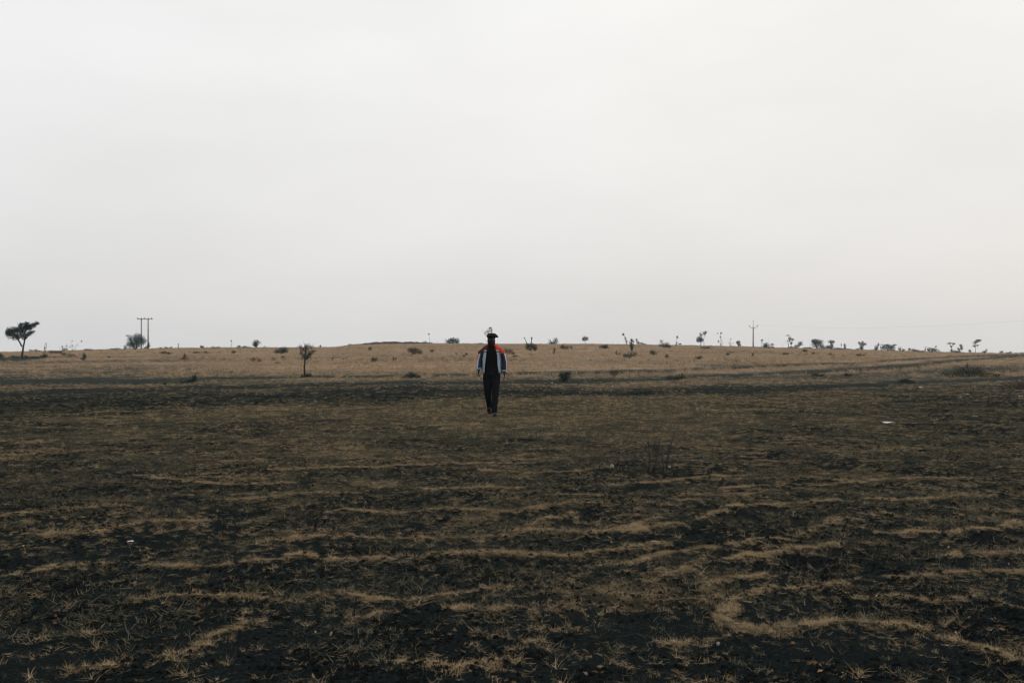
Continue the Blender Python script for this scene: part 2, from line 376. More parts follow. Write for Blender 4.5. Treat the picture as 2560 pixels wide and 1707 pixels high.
class MB:
    """collects tubes, leaves and lofts into one mesh"""
    def __init__(s): s.v = []; s.f = []; s.t = []; s.n = 0; s.mi = []
    def add(s, V, Fc, mi=0):
        V = np.asarray(V, float).reshape(-1, 3)
        for f in Fc: s.f.extend(int(i)+s.n for i in f); s.t.append(len(f)); s.mi.append(mi)
        s.v.append(V); s.n += len(V)
    def tube(s, pts, rad, seg=5, mi=0, cap=True):
        pts = [Vector(p) for p in pts]; V = []; Fc = []
        for i, p in enumerate(pts):
            t = (pts[min(i+1, len(pts)-1)] - pts[max(i-1, 0)]).normalized()
            a = t.orthogonal().normalized() if abs(t.z) < .9 else Vector((1, 0, 0)); a = (a - t*a.dot(t)).normalized(); c = t.cross(a)
            for k in range(seg):
                th = 2*math.pi*k/seg
                V.append(p + (a*math.cos(th)+c*math.sin(th))*rad[i])
        for i in range(len(pts)-1):
            for k in range(seg):
                k2 = (k+1) % seg
                Fc.append((i*seg+k, i*seg+k2, (i+1)*seg+k2, (i+1)*seg+k))
        if cap:
            Fc.append(tuple(range(seg))[::-1]); Fc.append(tuple((len(pts)-1)*seg+k for k in range(seg)))
        s.add([tuple(v) for v in V], Fc, mi)
    def box(s, c, size, mi=0):
        x, y, z = c; a, b_, h = [q/2 for q in size]
        V = [(x+i*a, y+j*b_, z+k*h) for k in (-1, 1) for j in (-1, 1) for i in (-1, 1)]
        s.add(V, [(0, 2, 3, 1), (4, 5, 7, 6), (0, 1, 5, 4), (2, 6, 7, 3), (0, 4, 6, 2), (1, 3, 7, 5)], mi)
    def leaves(s, C, size, rng, aspect=.55, mi=0):
        """one small bent leaf (two triangles) for each centre"""
        C = np.asarray(C, float); n = len(C)
        if n == 0: return
        a = rng.normal(size=(n, 3)); a /= np.linalg.norm(a, axis=1)[:, None]
        b_ = rng.normal(size=(n, 3)); b_ -= a*(a*b_).sum(1)[:, None]; b_ /= np.linalg.norm(b_, axis=1)[:, None]
        nn = np.cross(a, b_)
        L = (size*rng.uniform(.6, 1.3, n))[:, None]; W = L*aspect
        V = np.stack([C-a*L*.5, C+b_*W*.5+nn*L*.08, C+a*L*.5, C-b_*W*.5+nn*L*.08], 1).reshape(-1, 3)
        i0 = np.arange(n)*4 + s.n
        ff = np.stack([i0, i0+1, i0+2, i0, i0+2, i0+3], 1).ravel()
        s.v.append(V); s.f.extend(ff.tolist()); s.t.extend([3]*(2*n)); s.mi.extend([mi]*(2*n)); s.n += 4*n
    def build(s, name, mat, parent=None, smooth_=False, loc=None):
        mats = mat if isinstance(mat, (list, tuple)) else [mat]
        me = mesh_np(name, np.concatenate(s.v), s.f, s.t, mats=list(mats), smooth_=smooth_, mi=s.mi)
        o = bpy.data.objects.new(name, me); col.objects.link(o)
        if parent: o.parent = parent
        if loc: o.location = loc
        return o
def empty(name, loc, rz=0):
    o = bpy.data.objects.new(name, None); col.objects.link(o); o.location = loc; o.rotation_euler = (0, 0, rz)
    o.empty_display_size = .3
    return o

# ------------------------------------------------------------------ the ground sheet
rows = np.concatenate([np.geomspace(.3, 3.2, 40)[:-1], np.geomspace(3.2, 26, 420)[:-1], np.geomspace(26, 234, 260)[:-1], np.geomspace(234, 900, 50)])
angs = np.concatenate([np.linspace(-36, 36, 560)[:-1], np.linspace(36, 324, 150)[:-1]])
A, D = np.meshgrid(np.radians(angs), rows)
GX = (D*np.sin(A)).ravel(); GY = (D*np.cos(A)).ravel()
rf = ridge_field(GX, GY)
GZ = height(GX, GY, rf); CV = cover(GX, GY, rf)
nr_, nc_ = D.shape
i = np.arange(nr_-1)[:, None]*nc_; j = np.arange(nc_)[None, :]; j2 = (j+1) % nc_
quads = np.stack([i+j, i+j2, i+nc_+j2, i+nc_+j], -1).reshape(-1, 4)[:, ::-1]
V = np.stack([GX, GY, GZ], 1)
cidx = len(V); V = np.vstack([V, [[0, 0, float(GZ[:nc_].mean())]]])
cap = np.stack([np.full(nc_, cidx), (np.arange(nc_)+1) % nc_, np.arange(nc_)], 1)[:, [0, 1, 2]]
me = mesh_np('ground', V, np.concatenate([quads.ravel(), cap.ravel()]), np.concatenate([np.full(len(quads), 4), np.full(nc_, 3)]), gm, True)
a_ = me.attributes.new('cover', 'FLOAT', 'POINT'); a_.data.foreach_set('value', np.append(CV, 0).astype(np.float32))
dd = np.hypot(GX, GY)
hl = smooth(24, 52, dd)
a_ = me.attributes.new('hill', 'FLOAT', 'POINT'); a_.data.foreach_set('value', np.append(hl, 0).astype(np.float32))
ground = bpy.data.objects.new('ground', me); col.objects.link(ground)
tag(ground, 'dry field of black soil and straw coloured grass rising to a low crest', kind='structure')
if me.polygons[0].normal.z < 0: me.flip_normals()

# ------------------------------------------------------------------ trees, bushes and plants, each where it stands on the slope
prng = np.random.default_rng(21)
def plant(name, label, cat, px, py, blobs, stems, mat='leaf', leaf=None, group=None, Y=None, dens=1.0, bark='bark', auto=True, trunk='stem'):
    """blobs (cx, cy, rx, ry) and stems [(x, y)...], measured against the trunk foot in photo pixels, grown to real size at the plant's distance"""
    if Y is None: gx, gy = ground_at(px, py)
    else: gx, gy = (px-CX)/F*Y, Y
    z0 = gz(gx, gy); k = gy/F
    py0 = HY - F*(z0-HC)/gy
    lf = leaf or max(.05, gy*.0008)
    root = empty(name, (gx, gy, z0-.02)); tag(root, label, cat, group)
    tops = []
    mb = MB()
    for bi, bl in enumerate(blobs):
        cx, cy, rx, ry = bl[:4]; dn = bl[4] if len(bl) > 4 else 1.0
        c = np.array([(cx-px)*k, prng.uniform(-.45, .45)*rx*k, (py0-cy)*k]); rr = np.array([rx*k, rx*k*.85, ry*k])*1.25
        if bi == 0: c[1] = 0
        n = int(dn*dens*10*math.pi*rx*ry*k*k/(lf*lf))+6
        n = min(n, 6000)
        d_ = prng.normal(size=(n, 3)); d_ /= np.linalg.norm(d_, axis=1)[:, None]
        # uneven outline: the shell swells and shrinks with direction, some leaves reach out on twigs
        o3 = prng.uniform(0, 50, 2)
        sw = .62+.75*fbm(d_[:, 0]*2.2+o3[0]+d_[:, 1]*1.3, d_[:, 2]*2.2+o3[1]-d_[:, 1], 3, 7)
        rad = prng.random(n)**.55*sw*np.where(prng.random(n) < .06, 1.25, 1)
        C_ = c+d_*rad[:, None]*rr
        C_ = C_[C_[:, 2] > lf*.2]
        mb.leaves(C_, lf, prng, .6); tops.append(c)
        if auto:
            for q in range(2):
                e_ = C_[prng.integers(len(C_))] if len(C_) else c
                stems = stems + [('abs', c, e_, .22)]
    if mb.n: mb.build('foliage', M[mat], root)
    ms = MB()
    if auto and blobs:
        for c in tops:
            rb = max(.012, min(.09, .05*c[2]))
            mid = c*.5+np.array([prng.normal()*.06, prng.normal()*.06, .02])*c[2]
            ms.tube([(0, 0, -.05), tuple(mid), tuple(c)], [rb, rb*.7, rb*.35], 5)
    for st in stems:
        if st[0] == 'abs':
            _, a, b_, kk = st; rb = max(.006, lf*.09)
            ms.tube([tuple(a), tuple((a+b_)/2+prng.normal(0, .03, 3)*lf*4), tuple(b_)], [rb, rb*.7, rb*.4], 3)
            continue
        wpx = st[0]; pts = st[1:]
        dy0 = prng.uniform(-1, 1)
        P3 = []
        for q, (sx, sy) in enumerate(pts):
            h_ = (py0-sy)*k
            P3.append(((sx-px)*k, dy0*abs(h_)*.22, h_ if q or sy < py0-3 else -.04))
        rads = [wpx*k*.5*(1-.6*q/(len(P3)-1)) for q in range(len(P3))]
        ms.tube(P3, rads, 6)
    if ms.n: ms.build(trunk, M[bark], root)
    return root
def twigs(px, py, n, spread, hgt, wpx=.9, seed=0, fork=3, base=1.5):
    """stems that fan out of one root, with side twigs, in photo pixels"""
    r_ = random.Random(seed); out = []
    for i in range(n):
        a = (i+.5)/n*2-1 + r_.uniform(-.25, .25); h = hgt*r_.uniform(.6, 1.0)*(1-.3*abs(a))
        x0 = px+r_.uniform(-base, base); x2 = px+a*spread
        mid = ((x0+x2)/2-(x2-x0)*.12, py-h*.52); top = (x2, py-h)
        out.append([wpx, (x0, py), mid, top])
        for q in range(fork):
            t = r_.uniform(.35, .95); bx = x0+(x2-x0)*t; by = py-h*t
            out.append([wpx*.55, (bx, by), (bx+r_.uniform(-.33, .33)*spread+.1*a*spread, by-h*r_.uniform(.1, .3))])
    return out
SKG = 'trees and bushes along the skyline'; SLG = 'bushes scattered over the far slope'

# the flat topped thorn tree at the left
plant('thorn_tree', 'dark flat topped thorn tree with forked trunk standing at the far left', 'tree', 55, 897,
      [(27, 833, 12, 12), (36, 825, 14, 8), (40, 840, 10, 8), (20, 829, 6, 8), (54, 826, 10, 14), (64, 815, 13, 9), (74, 818, 10, 7),
       (86, 812, 7, 6), (92, 808, 6, 4), (51, 813, 4, 7), (78, 830, 8, 4.5), (70, 836, 8, 4), (60, 842, 7, 7, .7), (45, 843, 5, 6, .6), (66, 808, 5, 4)],
      [[6.5, (54, 897), (55, 880), (56, 866), (58, 850), (61, 836)], [4.2, (56, 866), (51, 855), (45, 845), (34, 836), (22, 830)],
       [3.2, (58, 850), (66, 842), (76, 832), (86, 826)], [2.6, (60, 842), (66, 824), (80, 816), (98, 808)], [2.4, (59, 848), (54, 830), (50, 806)],
       [.8, (22, 832), (10, 836)], [.8, (48, 822), (39, 812)], [.8, (62, 812), (64, 803)], [.8, (24, 838), (14, 836)], [.7, (86, 826), (90, 824)]],
      auto=False, leaf=.085, trunk='trunk', dens=1.5)
# the small tree left of the person
plant('bare_tree', 'small half bare tree with thin trunk standing in the grass left of the person', 'tree', 763, 942,
      [(763, 872, 7, 6, .7), (768, 864, 6, 5, .6), (779, 867, 6, 5, .5), (776, 882, 7, 5, .6), (764, 890, 9, 7, .8), (772, 890, 6, 6, .6), (756, 872, 7, 8, .35), (755, 884, 8, 8, .3), (783, 878, 7, 5, .3), (752, 866, 5, 5, .25), (770, 876, 14, 14, .12)],
      [[5.0, (763, 942), (762, 918), (765, 895), (766, 876), (769, 860)], [2.6, (765, 898), (774, 886), (784, 878), (790, 873)], [2.2, (765, 896), (757, 886), (752, 864), (750, 860)],
       [2.0, (766, 886), (760, 868), (758, 856)], [1.6, (766, 878), (774, 868), (781, 862)], [1.3, (774, 886), (786, 882)], [1.2, (757, 886), (745, 880)],
       [1.0, (752, 868), (744, 863)], [1.0, (769, 864), (772, 855)], [.9, (760, 868), (756, 852)], [.9, (781, 864), (787, 857)], [1.0, (765, 905), (775, 899)], [.8, (784, 878), (795, 874)],
       [1.0, (764, 908), (755, 898)], [.8, (757, 886), (748, 870)]],
      auto=False, leaf=.036, trunk='trunk')
plant('grass_tussock', 'dark low tussock round the foot of the small half bare tree', 'plant', 770, 943, [(770, 937, 9, 4.5), (758, 939, 6, 3)], twigs(770, 943, 7, 10, 12, .8, 3), 'leaf', .05)
# left side
plant('broken_stump', 'pair of dark bare uprights rising from a low bush by the thorn tree', 'stump', 111, 893,
      [(108, 890, 9, 4), (115, 889, 6, 4)], [[2.2, (109, 893), (109, 874), (110, 856)], [2.0, (115, 893), (114, 874), (116, 856)], [2.6, (109, 869), (115, 868)], [1.0, (108, 884), (104, 876)]], auto=False)
plant('bush', 'low brown scrub on the skyline between the thorn tree and the bare uprights', 'bush', 88, 879, [(77, 876, 5, 3), (90, 876, 5, 3), (100, 878, 4, 2)], twigs(88, 880, 5, 12, 9, .5, 4), 'leaf_brown', Y=190, group=SKG)
plant('bush', 'flat dark scrub at the foot of the thorn tree', 'bush', 78, 896, [(36, 892, 13, 4), (66, 892, 12, 4), (86, 893, 9, 3.5)], [], 'leaf', group=SLG)
plant('bush', 'dark scrub at the left edge of the view beside the thorn tree', 'bush', 4, 896, [(2, 890, 8, 6), (-8, 889, 9, 7)], [], 'leaf_olive', group=SLG)
plant('bush', 'broad low grey bush right of the bare uprights', 'bush', 140, 884, [(128, 880, 8, 3.5), (140, 881, 9, 4), (152, 880, 6, 4)], twigs(140, 884, 4, 14, 8, .6, 6), 'leaf_brown', group=SLG)
plant('dry_plant', 'faint wispy dry plant on the skyline right of the bare uprights', 'plant', 160, 877, [(162, 873, 7, 4, .5), (156, 866, 2, 2)], twigs(160, 877, 6, 14, 19, .6, 7), 'leaf_brown', Y=185, group=SKG)
plant('dry_plant', 'tall faint weed with seed heads on the skyline left of the round bush', 'plant', 184, 876, [(182, 864, 1.6, 1.6), (180, 852, 1.6, 1.6), (204, 853, 1.5, 1.5), (166, 864, 1.6, 1.6)], twigs(184, 877, 5, 18, 25, .5, 8), 'leaf_brown', Y=185, auto=False, group=SKG)
plant('bush', 'olive scrub patch on the slope below the tall faint weed', 'bush', 170, 893, [(158, 885, 8, 4, .6), (176, 888, 12, 4, .6)], [], 'leaf_brown', group=SLG)
plant('bush', 'upright dark green bush left of the round bush and below the skyline', 'bush', 211, 900, [(211, 889, 4, 8), (209, 897, 6, 3)], twigs(211, 900, 5, 5, 24, .8, 9), 'leaf', group=SLG)
plant('bush', 'tiny dark bush on the skyline left of the round bush', 'bush', 246, 879, [(246, 876, 5, 2.6), (251, 878, 3, 1.5)], [], 'leaf', Y=190, group=SKG)
plant('bush', 'small dark tuft on the slope below and left of the round bush', 'bush', 272, 894, [(272, 892, 4, 2.6)], [], 'leaf_brown', group=SLG)
plant('bush', 'large round dark bush in front of the twin power poles', 'bush', 338, 873, [(342, 853, 18, 16), (332, 861, 13, 11), (348, 845, 10, 9), (356, 852, 8, 7), (326, 846, 7, 7, .45), (320, 839, 5, 2.5, .6)],
      [[1.0, (338, 872), (326, 848), (316, 838)], [.8, (352, 848), (364, 846)], [.8, (345, 842), (343, 835)], [.7, (356, 846), (362, 842)]], 'leaf_blue', .11, Y=176, group=SKG)
plant('bush', 'small leaning bush beside the left flank of the round bush', 'bush', 311, 876, [(313, 868, 4, 5), (306, 875, 5, 3, .6), (318, 862, 3, 4, .6)], [], 'leaf_olive', Y=176, group=SKG)
plant('bush', 'small dark scrub around the foot of the right twin power pole', 'bush', 371, 872, [(370, 866, 5, 4), (363, 869, 4, 2.6), (372, 860, 2.5, 5)], twigs(370, 872, 3, 4, 16, .7, 11), 'leaf_brown', Y=188, group=SKG)
plant('bush', 'flat dark green bush just below the skyline right of the twin power poles', 'bush', 415, 886, [(408, 881, 9, 3.4), (421, 883, 10, 3.2)], [], 'leaf', group=SLG)
plant('dry_plant', 'line of pale dry weeds on the skyline right of the twin power poles', 'plant', 414, 874, [(402, 870, 4, 2.5, .6), (414, 869, 5, 3, .6), (427, 869, 4, 3.5, .6)], twigs(414, 874, 7, 18, 9, .6, 12), 'leaf_brown', Y=190, group=SKG)
plant('dry_plant', 'short thin weed on the skyline above the small slope bush', 'plant', 446, 872, [(446, 860, 1.5, 1.5)], twigs(446, 872, 3, 4, 14, .6, 13), 'leaf_brown', Y=195, group=SKG)
plant('bush', 'small olive bush with a pointed tip on the slope left of centre', 'bush', 463, 900, [(463, 896, 9, 4), (462, 889, 3, 6)], [], 'leaf_olive', group=SLG)
plant('bush', 'tiny umbrella shaped shrub on the skyline left of the mushroom shaped shrub', 'bush', 505, 871, [(505, 866, 5, 2.6), (505, 868, 2, 3)], [], 'leaf_brown', Y=195, group=SKG)
plant('bush', 'long flat dry scrub just under the skyline left of the mushroom shaped shrub', 'bush', 506, 884, [(494, 881, 12, 2.4), (514, 881, 10, 2.6)], [], 'leaf_olive', group=SLG)
plant('dry_plant', 'dark slanting stems of a dry plant with low bush and its shadow built of leaves at left of the slope', 'plant', 481, 957, [(485, 946, 8, 9), (473, 953, 10, 5), (458, 955, 12, 4), (440, 957, 12, 3)],  # flat blobs trailing left are the plant's cast shadow built as foliage
      [[1.4, (480, 957), (486, 941), (493, 926)], [1.0, (476, 957), (468, 944), (462, 936)], [1.1, (480, 957), (483, 944), (485, 934)], [1.0, (478, 957), (474, 946), (471, 938)], [1.0, (484, 957), (492, 948), (496, 941)], [.8, (470, 957), (462, 948)]], 'leaf', .05)
plant('stone', 'small dark stone lying in the grass below the slanting dry plant', 'stone', 413, 962, [(413, 960, 4.5, 2.2, 3)], [], 'leaf_brown', .06, auto=False) if False else None
# between the poles and the small tree
plant('dry_plant', 'thin tall single stalk on the skyline left of the mushroom shaped shrub', 'plant', 578, 870, [(578, 852, 1.2, 3)], [[1.0, (578, 870), (577, 860), (578, 849)], [.6, (578, 862), (582, 856)]], 'leaf_brown', Y=200, auto=False, group=SKG)
plant('bush', 'small pale bush below the thin tall stalk', 'bush', 584, 885, [(584, 880, 5, 4.5)], [], 'leaf_brown', group=SLG)
plant('bush', 'row of low dark bush on the skyline touching the mushroom shaped shrub', 'bush', 612, 873, [(598, 868, 6, 4.5), (612, 869, 7, 4.5), (622, 870, 5, 3.5)], twigs(612, 873, 6, 14, 12, .6, 15), 'leaf', Y=205, group=SKG)
plant('mushroom_shrub', 'mushroom shaped dark shrub on the skyline left of the small half bare tree', 'shrub', 640, 870, [(641, 856, 9, 6), (638, 860, 6, 5), (640, 865, 5, 4)], [], 'leaf_blue', Y=205, group=SKG)
plant('bush', 'very low spreading scrub to the right of the mushroom shaped shrub', 'bush', 655, 873, [(648, 872, 9, 1.8), (663, 868, 3, 4, .4)], twigs(660, 872, 4, 7, 10, .5, 16), 'leaf_olive', Y=205, group=SKG)
plant('bush', 'two rounded olive bushes grown together below the mushroom shaped shrub', 'bush', 641, 905, [(633, 899, 6, 6), (648, 900, 5.5, 5)], [], 'leaf_olive', group=SLG)
plant('bush', 'bushy dark shrub on the skyline just left of the small half bare tree', 'bush', 703, 884, [(693, 879, 7, 5), (706, 876, 10, 7), (714, 875, 6, 8, .7)], twigs(703, 884, 7, 20, 20, .7, 17), 'leaf', group=SKG)
plant('bush', 'small brown tuft below the bushy dark shrub on the skyline', 'bush', 707, 895, [(707, 892, 5, 2.8)], [], 'leaf_brown', group=SLG)
plant('bush', 'dim brown tuft in the grass left of the thin trunk of the small tree', 'bush', 694, 909, [(694, 906, 7, 2.8)], [], 'leaf_brown', group=SLG)
# centre left
plant('dry_plant', 'sprig on the skyline right beside the small half bare tree', 'plant', 801, 869, [(801, 865, 2, 3)], twigs(801, 869, 3, 4, 9, .6, 18), 'leaf_brown', Y=205, group=SKG)
plant('bush', 'small dark bush at the left end of the low earth bank', 'bush', 876, 869, [(876, 864, 6, 4.5)], [], 'leaf_olive', group=SKG, Y=200)
plant('bush', 'small greenish bush below the middle of the low earth bank', 'bush', 925, 876, [(925, 871, 5, 4.5)], [], 'leaf_olive', group=SLG)
plant('bush', 'tiny brown tuft on the slope right of the small half bare tree', 'bush', 832, 899, [(832, 897, 4, 2.2)], [], 'leaf_brown', group=SLG)
plant('bush', 'second tiny brown tuft further right of the small half bare tree', 'bush', 859, 898, [(859, 896, 3.5, 2.2)], [], 'leaf_brown', group=SLG)
plant('bush', 'dark green bush with a twiggy right side below the low earth bank', 'bush', 934, 905, [(932, 899, 6, 6), (940, 897, 4, 5, .5)], twigs(936, 904, 5, 8, 15, .7, 19), 'leaf', group=SLG)
plant('bush', 'small dark bush with tall thin twigs left of the person', 'bush', 986, 902, [(986, 898, 6, 4)], twigs(986, 902, 5, 8, 16, .6, 20), 'leaf', group=SLG)
plant('dry_plant', 'thin sprig rising from the low earth bank', 'plant', 988, 861, [(988, 857, 3, 2, .5)], twigs(988, 861, 4, 5, 13, .6, 21), 'leaf_brown', Y=213, group=SKG)
plant('bush', 'widest dark bush below the low earth bank left of the person', 'bush', 1036, 886, [(1026, 875, 8, 6), (1038, 876, 10, 7), (1050, 880, 6, 6), (1034, 884, 5, 3)], twigs(1036, 886, 7, 18, 22, .7, 22), 'leaf_olive', group=SLG)
plant('dry_plant', 'tall flower stalk with a round head at the right end of the low earth bank', 'plant', 1075, 862, [(1072, 835, 2.2, 2), (1062, 856, 6, 4, .4), (1078, 858, 4, 3, .4)], [[.8, (1075, 862), (1074, 850), (1072, 836)]]+twigs(1070, 862, 5, 10, 14, .6, 23), 'leaf_brown', Y=214, auto=False, group=SKG)
plant('bush', 'small dark bush below the tall flower stalk', 'bush', 1094, 871, [(1095, 866, 7, 4.5), (1104, 865, 3, 3)], twigs(1096, 870, 4, 8, 20, .5, 24), 'leaf', group=SKG, Y=190)
plant('bush', 'pale scrub just below and left of the small dark bush by the flower stalk', 'bush', 1080, 881, [(1080, 876, 6, 4.5, .6)], twigs(1080, 881, 4, 6, 10, .6, 25), 'leaf_brown', group=SLG)
plant('bush', 'round dense blue green bush on the skyline left of the person', 'bush', 1131, 863, [(1122, 854, 8, 7), (1134, 853, 10, 8), (1143, 854, 6, 8), (1130, 849, 8, 4)], [[.8, (1118, 851), (1112, 846)]], 'leaf_blue', .15, Y=216, group=SKG)
plant('dry_plant', 'thin spreading twiggy plant left of the person at chest height', 'plant', 1158, 893, [(1160, 889, 4, 2.5), (1166, 884, 3, 3), (1141, 884, 2.5, 3, .6)], twigs(1158, 893, 6, 16, 15, .6, 26), 'leaf_brown', auto=False, group=SLG)
plant('dry_plant', 'tall twiggy sapling on the skyline partly hidden behind the head of the person', 'plant', 1222, 861, [(1226, 820, 4, 3), (1220, 828, 4, 5, .6), (1228, 826, 3, 5, .6), (1214, 832, 3, 4, .5)],
      [[1.2, (1222, 861), (1220, 842), (1224, 820)], [1.0, (1221, 850), (1228, 836), (1230, 818)], [.8, (1220, 845), (1212, 836), (1206, 822)], [.7, (1222, 834), (1217, 822)], [.8, (1219, 860), (1213, 848)]], 'leaf_olive', Y=215, auto=False, group=SKG)
plant('bush', 'low brown scrub on the skyline at the left shoulder of the person', 'bush', 1198, 864, [(1202, 860, 7, 3.5), (1190, 861, 5, 2)], [], 'leaf_brown', Y=216, group=SKG)
plant('bush', 'dark low bush in the grass left of the person at hip height', 'bush', 1030, 945, [(1022, 938, 8, 5.5), (1034, 938, 11, 6), (1046, 940, 6, 4), (1008, 943, 9, 2), (1028, 932, 6, 4, .6)], twigs(1030, 945, 6, 18, 16, .7, 27), 'leaf', .05)  # thin leftmost blob stands in for the bush's cast shadow
plant('broken_stump', 'little dark stump in the soil left of the shins of the person', 'stump', 1157, 1025, [(1156, 1013, 2.8, 3.5, .8)], [[2.6, (1157, 1025), (1157, 1016), (1156, 1009)], [1.2, (1157, 1018), (1161, 1012)]], 'leaf_brown', .02, auto=False)
# right of the person
plant('bush', 'twiggy brown bush on the slope beside the right shoulder of the person', 'bush', 1271, 886, [(1264, 876, 5, 7, .6), (1276, 878, 7, 6, .6), (1283, 883, 5, 3)], twigs(1270, 886, 6, 14, 22, .7, 28), 'leaf_brown', group=SLG)
plant('bush', 'flat dark tuft at the foot of the twiggy bush beside the person', 'bush', 1287, 893, [(1287, 890, 7, 2.8)], [], 'leaf', group=SLG)
plant('bush', 'green bush with two tall shoots on the skyline right of the person', 'bush', 1326, 877, [(1322, 863, 9, 5), (1334, 866, 9, 7), (1338, 872, 5, 5), (1318, 868, 5, 6, .6), (1329, 845, 2.2, 3), (1311, 844, 1.6, 1.6)],
      [[.9, (1326, 876), (1327, 860), (1329, 843)], [.8, (1320, 870), (1316, 856), (1311, 844)]], 'leaf_olive', group=SKG)
plant('bush', 'low blue green bush with a raised right tip on the skyline', 'bush', 1384, 861, [(1380, 857, 9, 3.4), (1390, 852, 5, 7, .8), (1375, 851, 3, 4, .4)], twigs(1384, 861, 6, 13, 20, .6, 29), 'leaf', Y=218, group=SKG)
plant('dry_plant', 'upright thin brown weed on the slope below the bush with a raised tip', 'plant', 1385, 886, [(1386, 875, 3, 7, .5)], twigs(1385, 887, 4, 6, 19, .7, 30), 'leaf_brown', group=SLG)
plant('bush', 'broad brown bush below the skyline left of the lollipop sapling', 'bush', 1413, 874, [(1406, 867, 6, 5), (1418, 868, 8, 4, .6), (1428, 867, 4, 4, .5)], twigs(1413, 874, 6, 14, 12, .7, 31), 'leaf_brown', group=SLG)
plant('sapling', 'lollipop shaped sapling with small dark crown alone on the skyline', 'sapling', 1463, 862, [(1462, 845, 7, 4.5), (1460, 848, 5, 4), (1467, 848, 4, 3)], [[1.1, (1463, 862), (1463, 854), (1462, 845)]], 'leaf', Y=218, auto=False, group=SKG)
plant('bush', 'olive bush below the skyline right of the lollipop sapling', 'bush', 1511, 872, [(1508, 867, 10, 4), (1516, 866, 5, 5)], twigs(1512, 872, 5, 9, 17, .7, 32), 'leaf_olive', group=SLG)
plant('sapling', 'leaning sapling with dark tip on the skyline right of the lollipop sapling', 'sapling', 1567, 861, [(1558, 836, 3, 3.5), (1563, 846, 2.4, 4, .6), (1566, 854, 3, 4, .8)], [[1.3, (1567, 861), (1564, 848), (1557, 833)], [.7, (1565, 852), (1568, 846)]], 'leaf', Y=217, auto=False, group=SKG)
plant('bush', 'narrow upright dark bush crossing the skyline right of the leaning sapling', 'bush', 1579, 878, [(1578, 860, 4.5, 8), (1579, 850, 3, 4), (1578, 868, 3, 7, .6), (1583, 853, 3, 3)], [[1.4, (1579, 878), (1579, 864), (1579, 846)]], 'leaf_olive', group=SKG)
plant('bush', 'low dark bush with raised left side on the skyline right of the narrow upright bush', 'bush', 1597, 862, [(1591, 850, 2.6, 3.5), (1595, 856, 4, 3.5), (1603, 858, 6, 2.4), (1612, 860, 6, 1.6)], [], 'leaf', Y=217, group=SKG)
plant('bush', 'large ragged olive bush on the slope below the narrow upright bush', 'bush', 1572, 895, [(1563, 889, 7, 5), (1576, 886, 8, 6, .6), (1588, 885, 6, 7, .5)], twigs(1574, 895, 8, 20, 22, .7, 33), 'leaf_olive', group=SLG)
plant('dry_plant', 'pair of thin reddish weeds left of the large ragged olive bush', 'plant', 1543, 889, [(1541, 881, 2, 5, .8), (1549, 883, 2, 4, .6)], twigs(1543, 889, 4, 7, 12, .8, 34), 'leaf_brown', auto=False, group=SLG)
plant('bush', 'oval dark bush on the slope right of the large ragged olive bush', 'bush', 1633, 888, [(1633, 883, 9, 4.5), (1630, 878, 6, 4, .5)], twigs(1633, 886, 4, 9, 17, .6, 35), 'leaf', group=SLG)
plant('bush', 'small round dark bush on the slope below the twiggy skyline thicket', 'bush', 1667, 895, [(1667, 890, 5, 5)], [], 'leaf', group=SLG)
plant('bush', 'twiggy thicket crossing the skyline left of the tall two headed tree', 'bush', 1662, 870, [(1652, 863, 5, 3), (1666, 862, 7, 5.5), (1671, 866, 5, 4), (1654, 853, 4, 5, .3)], twigs(1660, 870, 8, 16, 25, .7, 36), 'leaf_brown', group=SKG)
plant('sapling', 'thin curved sapling with leafy tip left of the tall two headed tree', 'sapling', 1692, 865, [(1693, 843, 2.6, 3.5), (1692, 857, 2.4, 2), (1700, 860, 4, 2), (1690, 862, 3, 2)], [[1.0, (1692, 865), (1691, 852), (1694, 842)]], 'leaf_olive', Y=214, auto=False, group=SKG)
plant('two_headed_tree', 'tallest two headed small tree on the skyline left of the utility pole', 'tree', 1752, 867, [(1749, 847, 7, 8), (1745, 851, 5, 4), (1754, 850, 4, 5), (1752, 836, 4, 4, .7), (1762, 833, 4.5, 5), (1764, 830, 3, 3)],
      [[1.2, (1752, 867), (1750, 852), (1749, 842)], [1.0, (1760, 867), (1759, 848), (1762, 832)], [.8, (1754, 866), (1756, 850), (1753, 835)]], 'leaf_blue', Y=212, auto=False, group=SKG)
plant('bush', 'flat green bush just below the tall two headed tree', 'bush', 1764, 872, [(1759, 869, 7, 2.2), (1769, 869, 7, 2.4)], [], 'leaf_olive', group=SLG)
plant('bush', 'olive tuft on the slope below the tall two headed tree', 'bush', 1748, 898, [(1746, 894, 8, 3.4), (1752, 891, 4, 3, .6)], [], 'leaf_olive', group=SLG)
plant('dry_plant', 'tall leafless weed with tiered heads left of the utility pole', 'plant', 1802, 868, [(1803, 833, 2.4, 2), (1801, 842, 2, 2), (1796, 853, 2, 3, .6), (1794, 833, 1.6, 1.2, .6)], [[1.0, (1802, 868), (1803, 850), (1802, 832)]]+twigs(1802, 868, 5, 10, 30, .5, 37), 'leaf_brown', Y=210, auto=False, group=SKG)
plant('dry_plant', 'paler leafless weed between the tiered weed and the utility pole', 'plant', 1826, 868, [(1827, 847, 2, 1.4, .5)], twigs(1826, 868, 5, 9, 22, .6, 38), 'leaf_brown', Y=210, auto=False, group=SKG)
plant('bush', 'small upright dark bush on the skyline just left of the utility pole', 'bush', 1847, 869, [(1846, 855, 4.5, 4), (1849, 862, 4, 5), (1843, 857, 3, 3)], [[.8, (1847, 869), (1847, 849)]], 'leaf', Y=209, group=SKG)
plant('bush', 'small dark bush on the slope below the leafless weeds', 'bush', 1819, 889, [(1819, 885, 5, 4), (1830, 880, 10, 1.6, .5)], [], 'leaf', group=SLG)
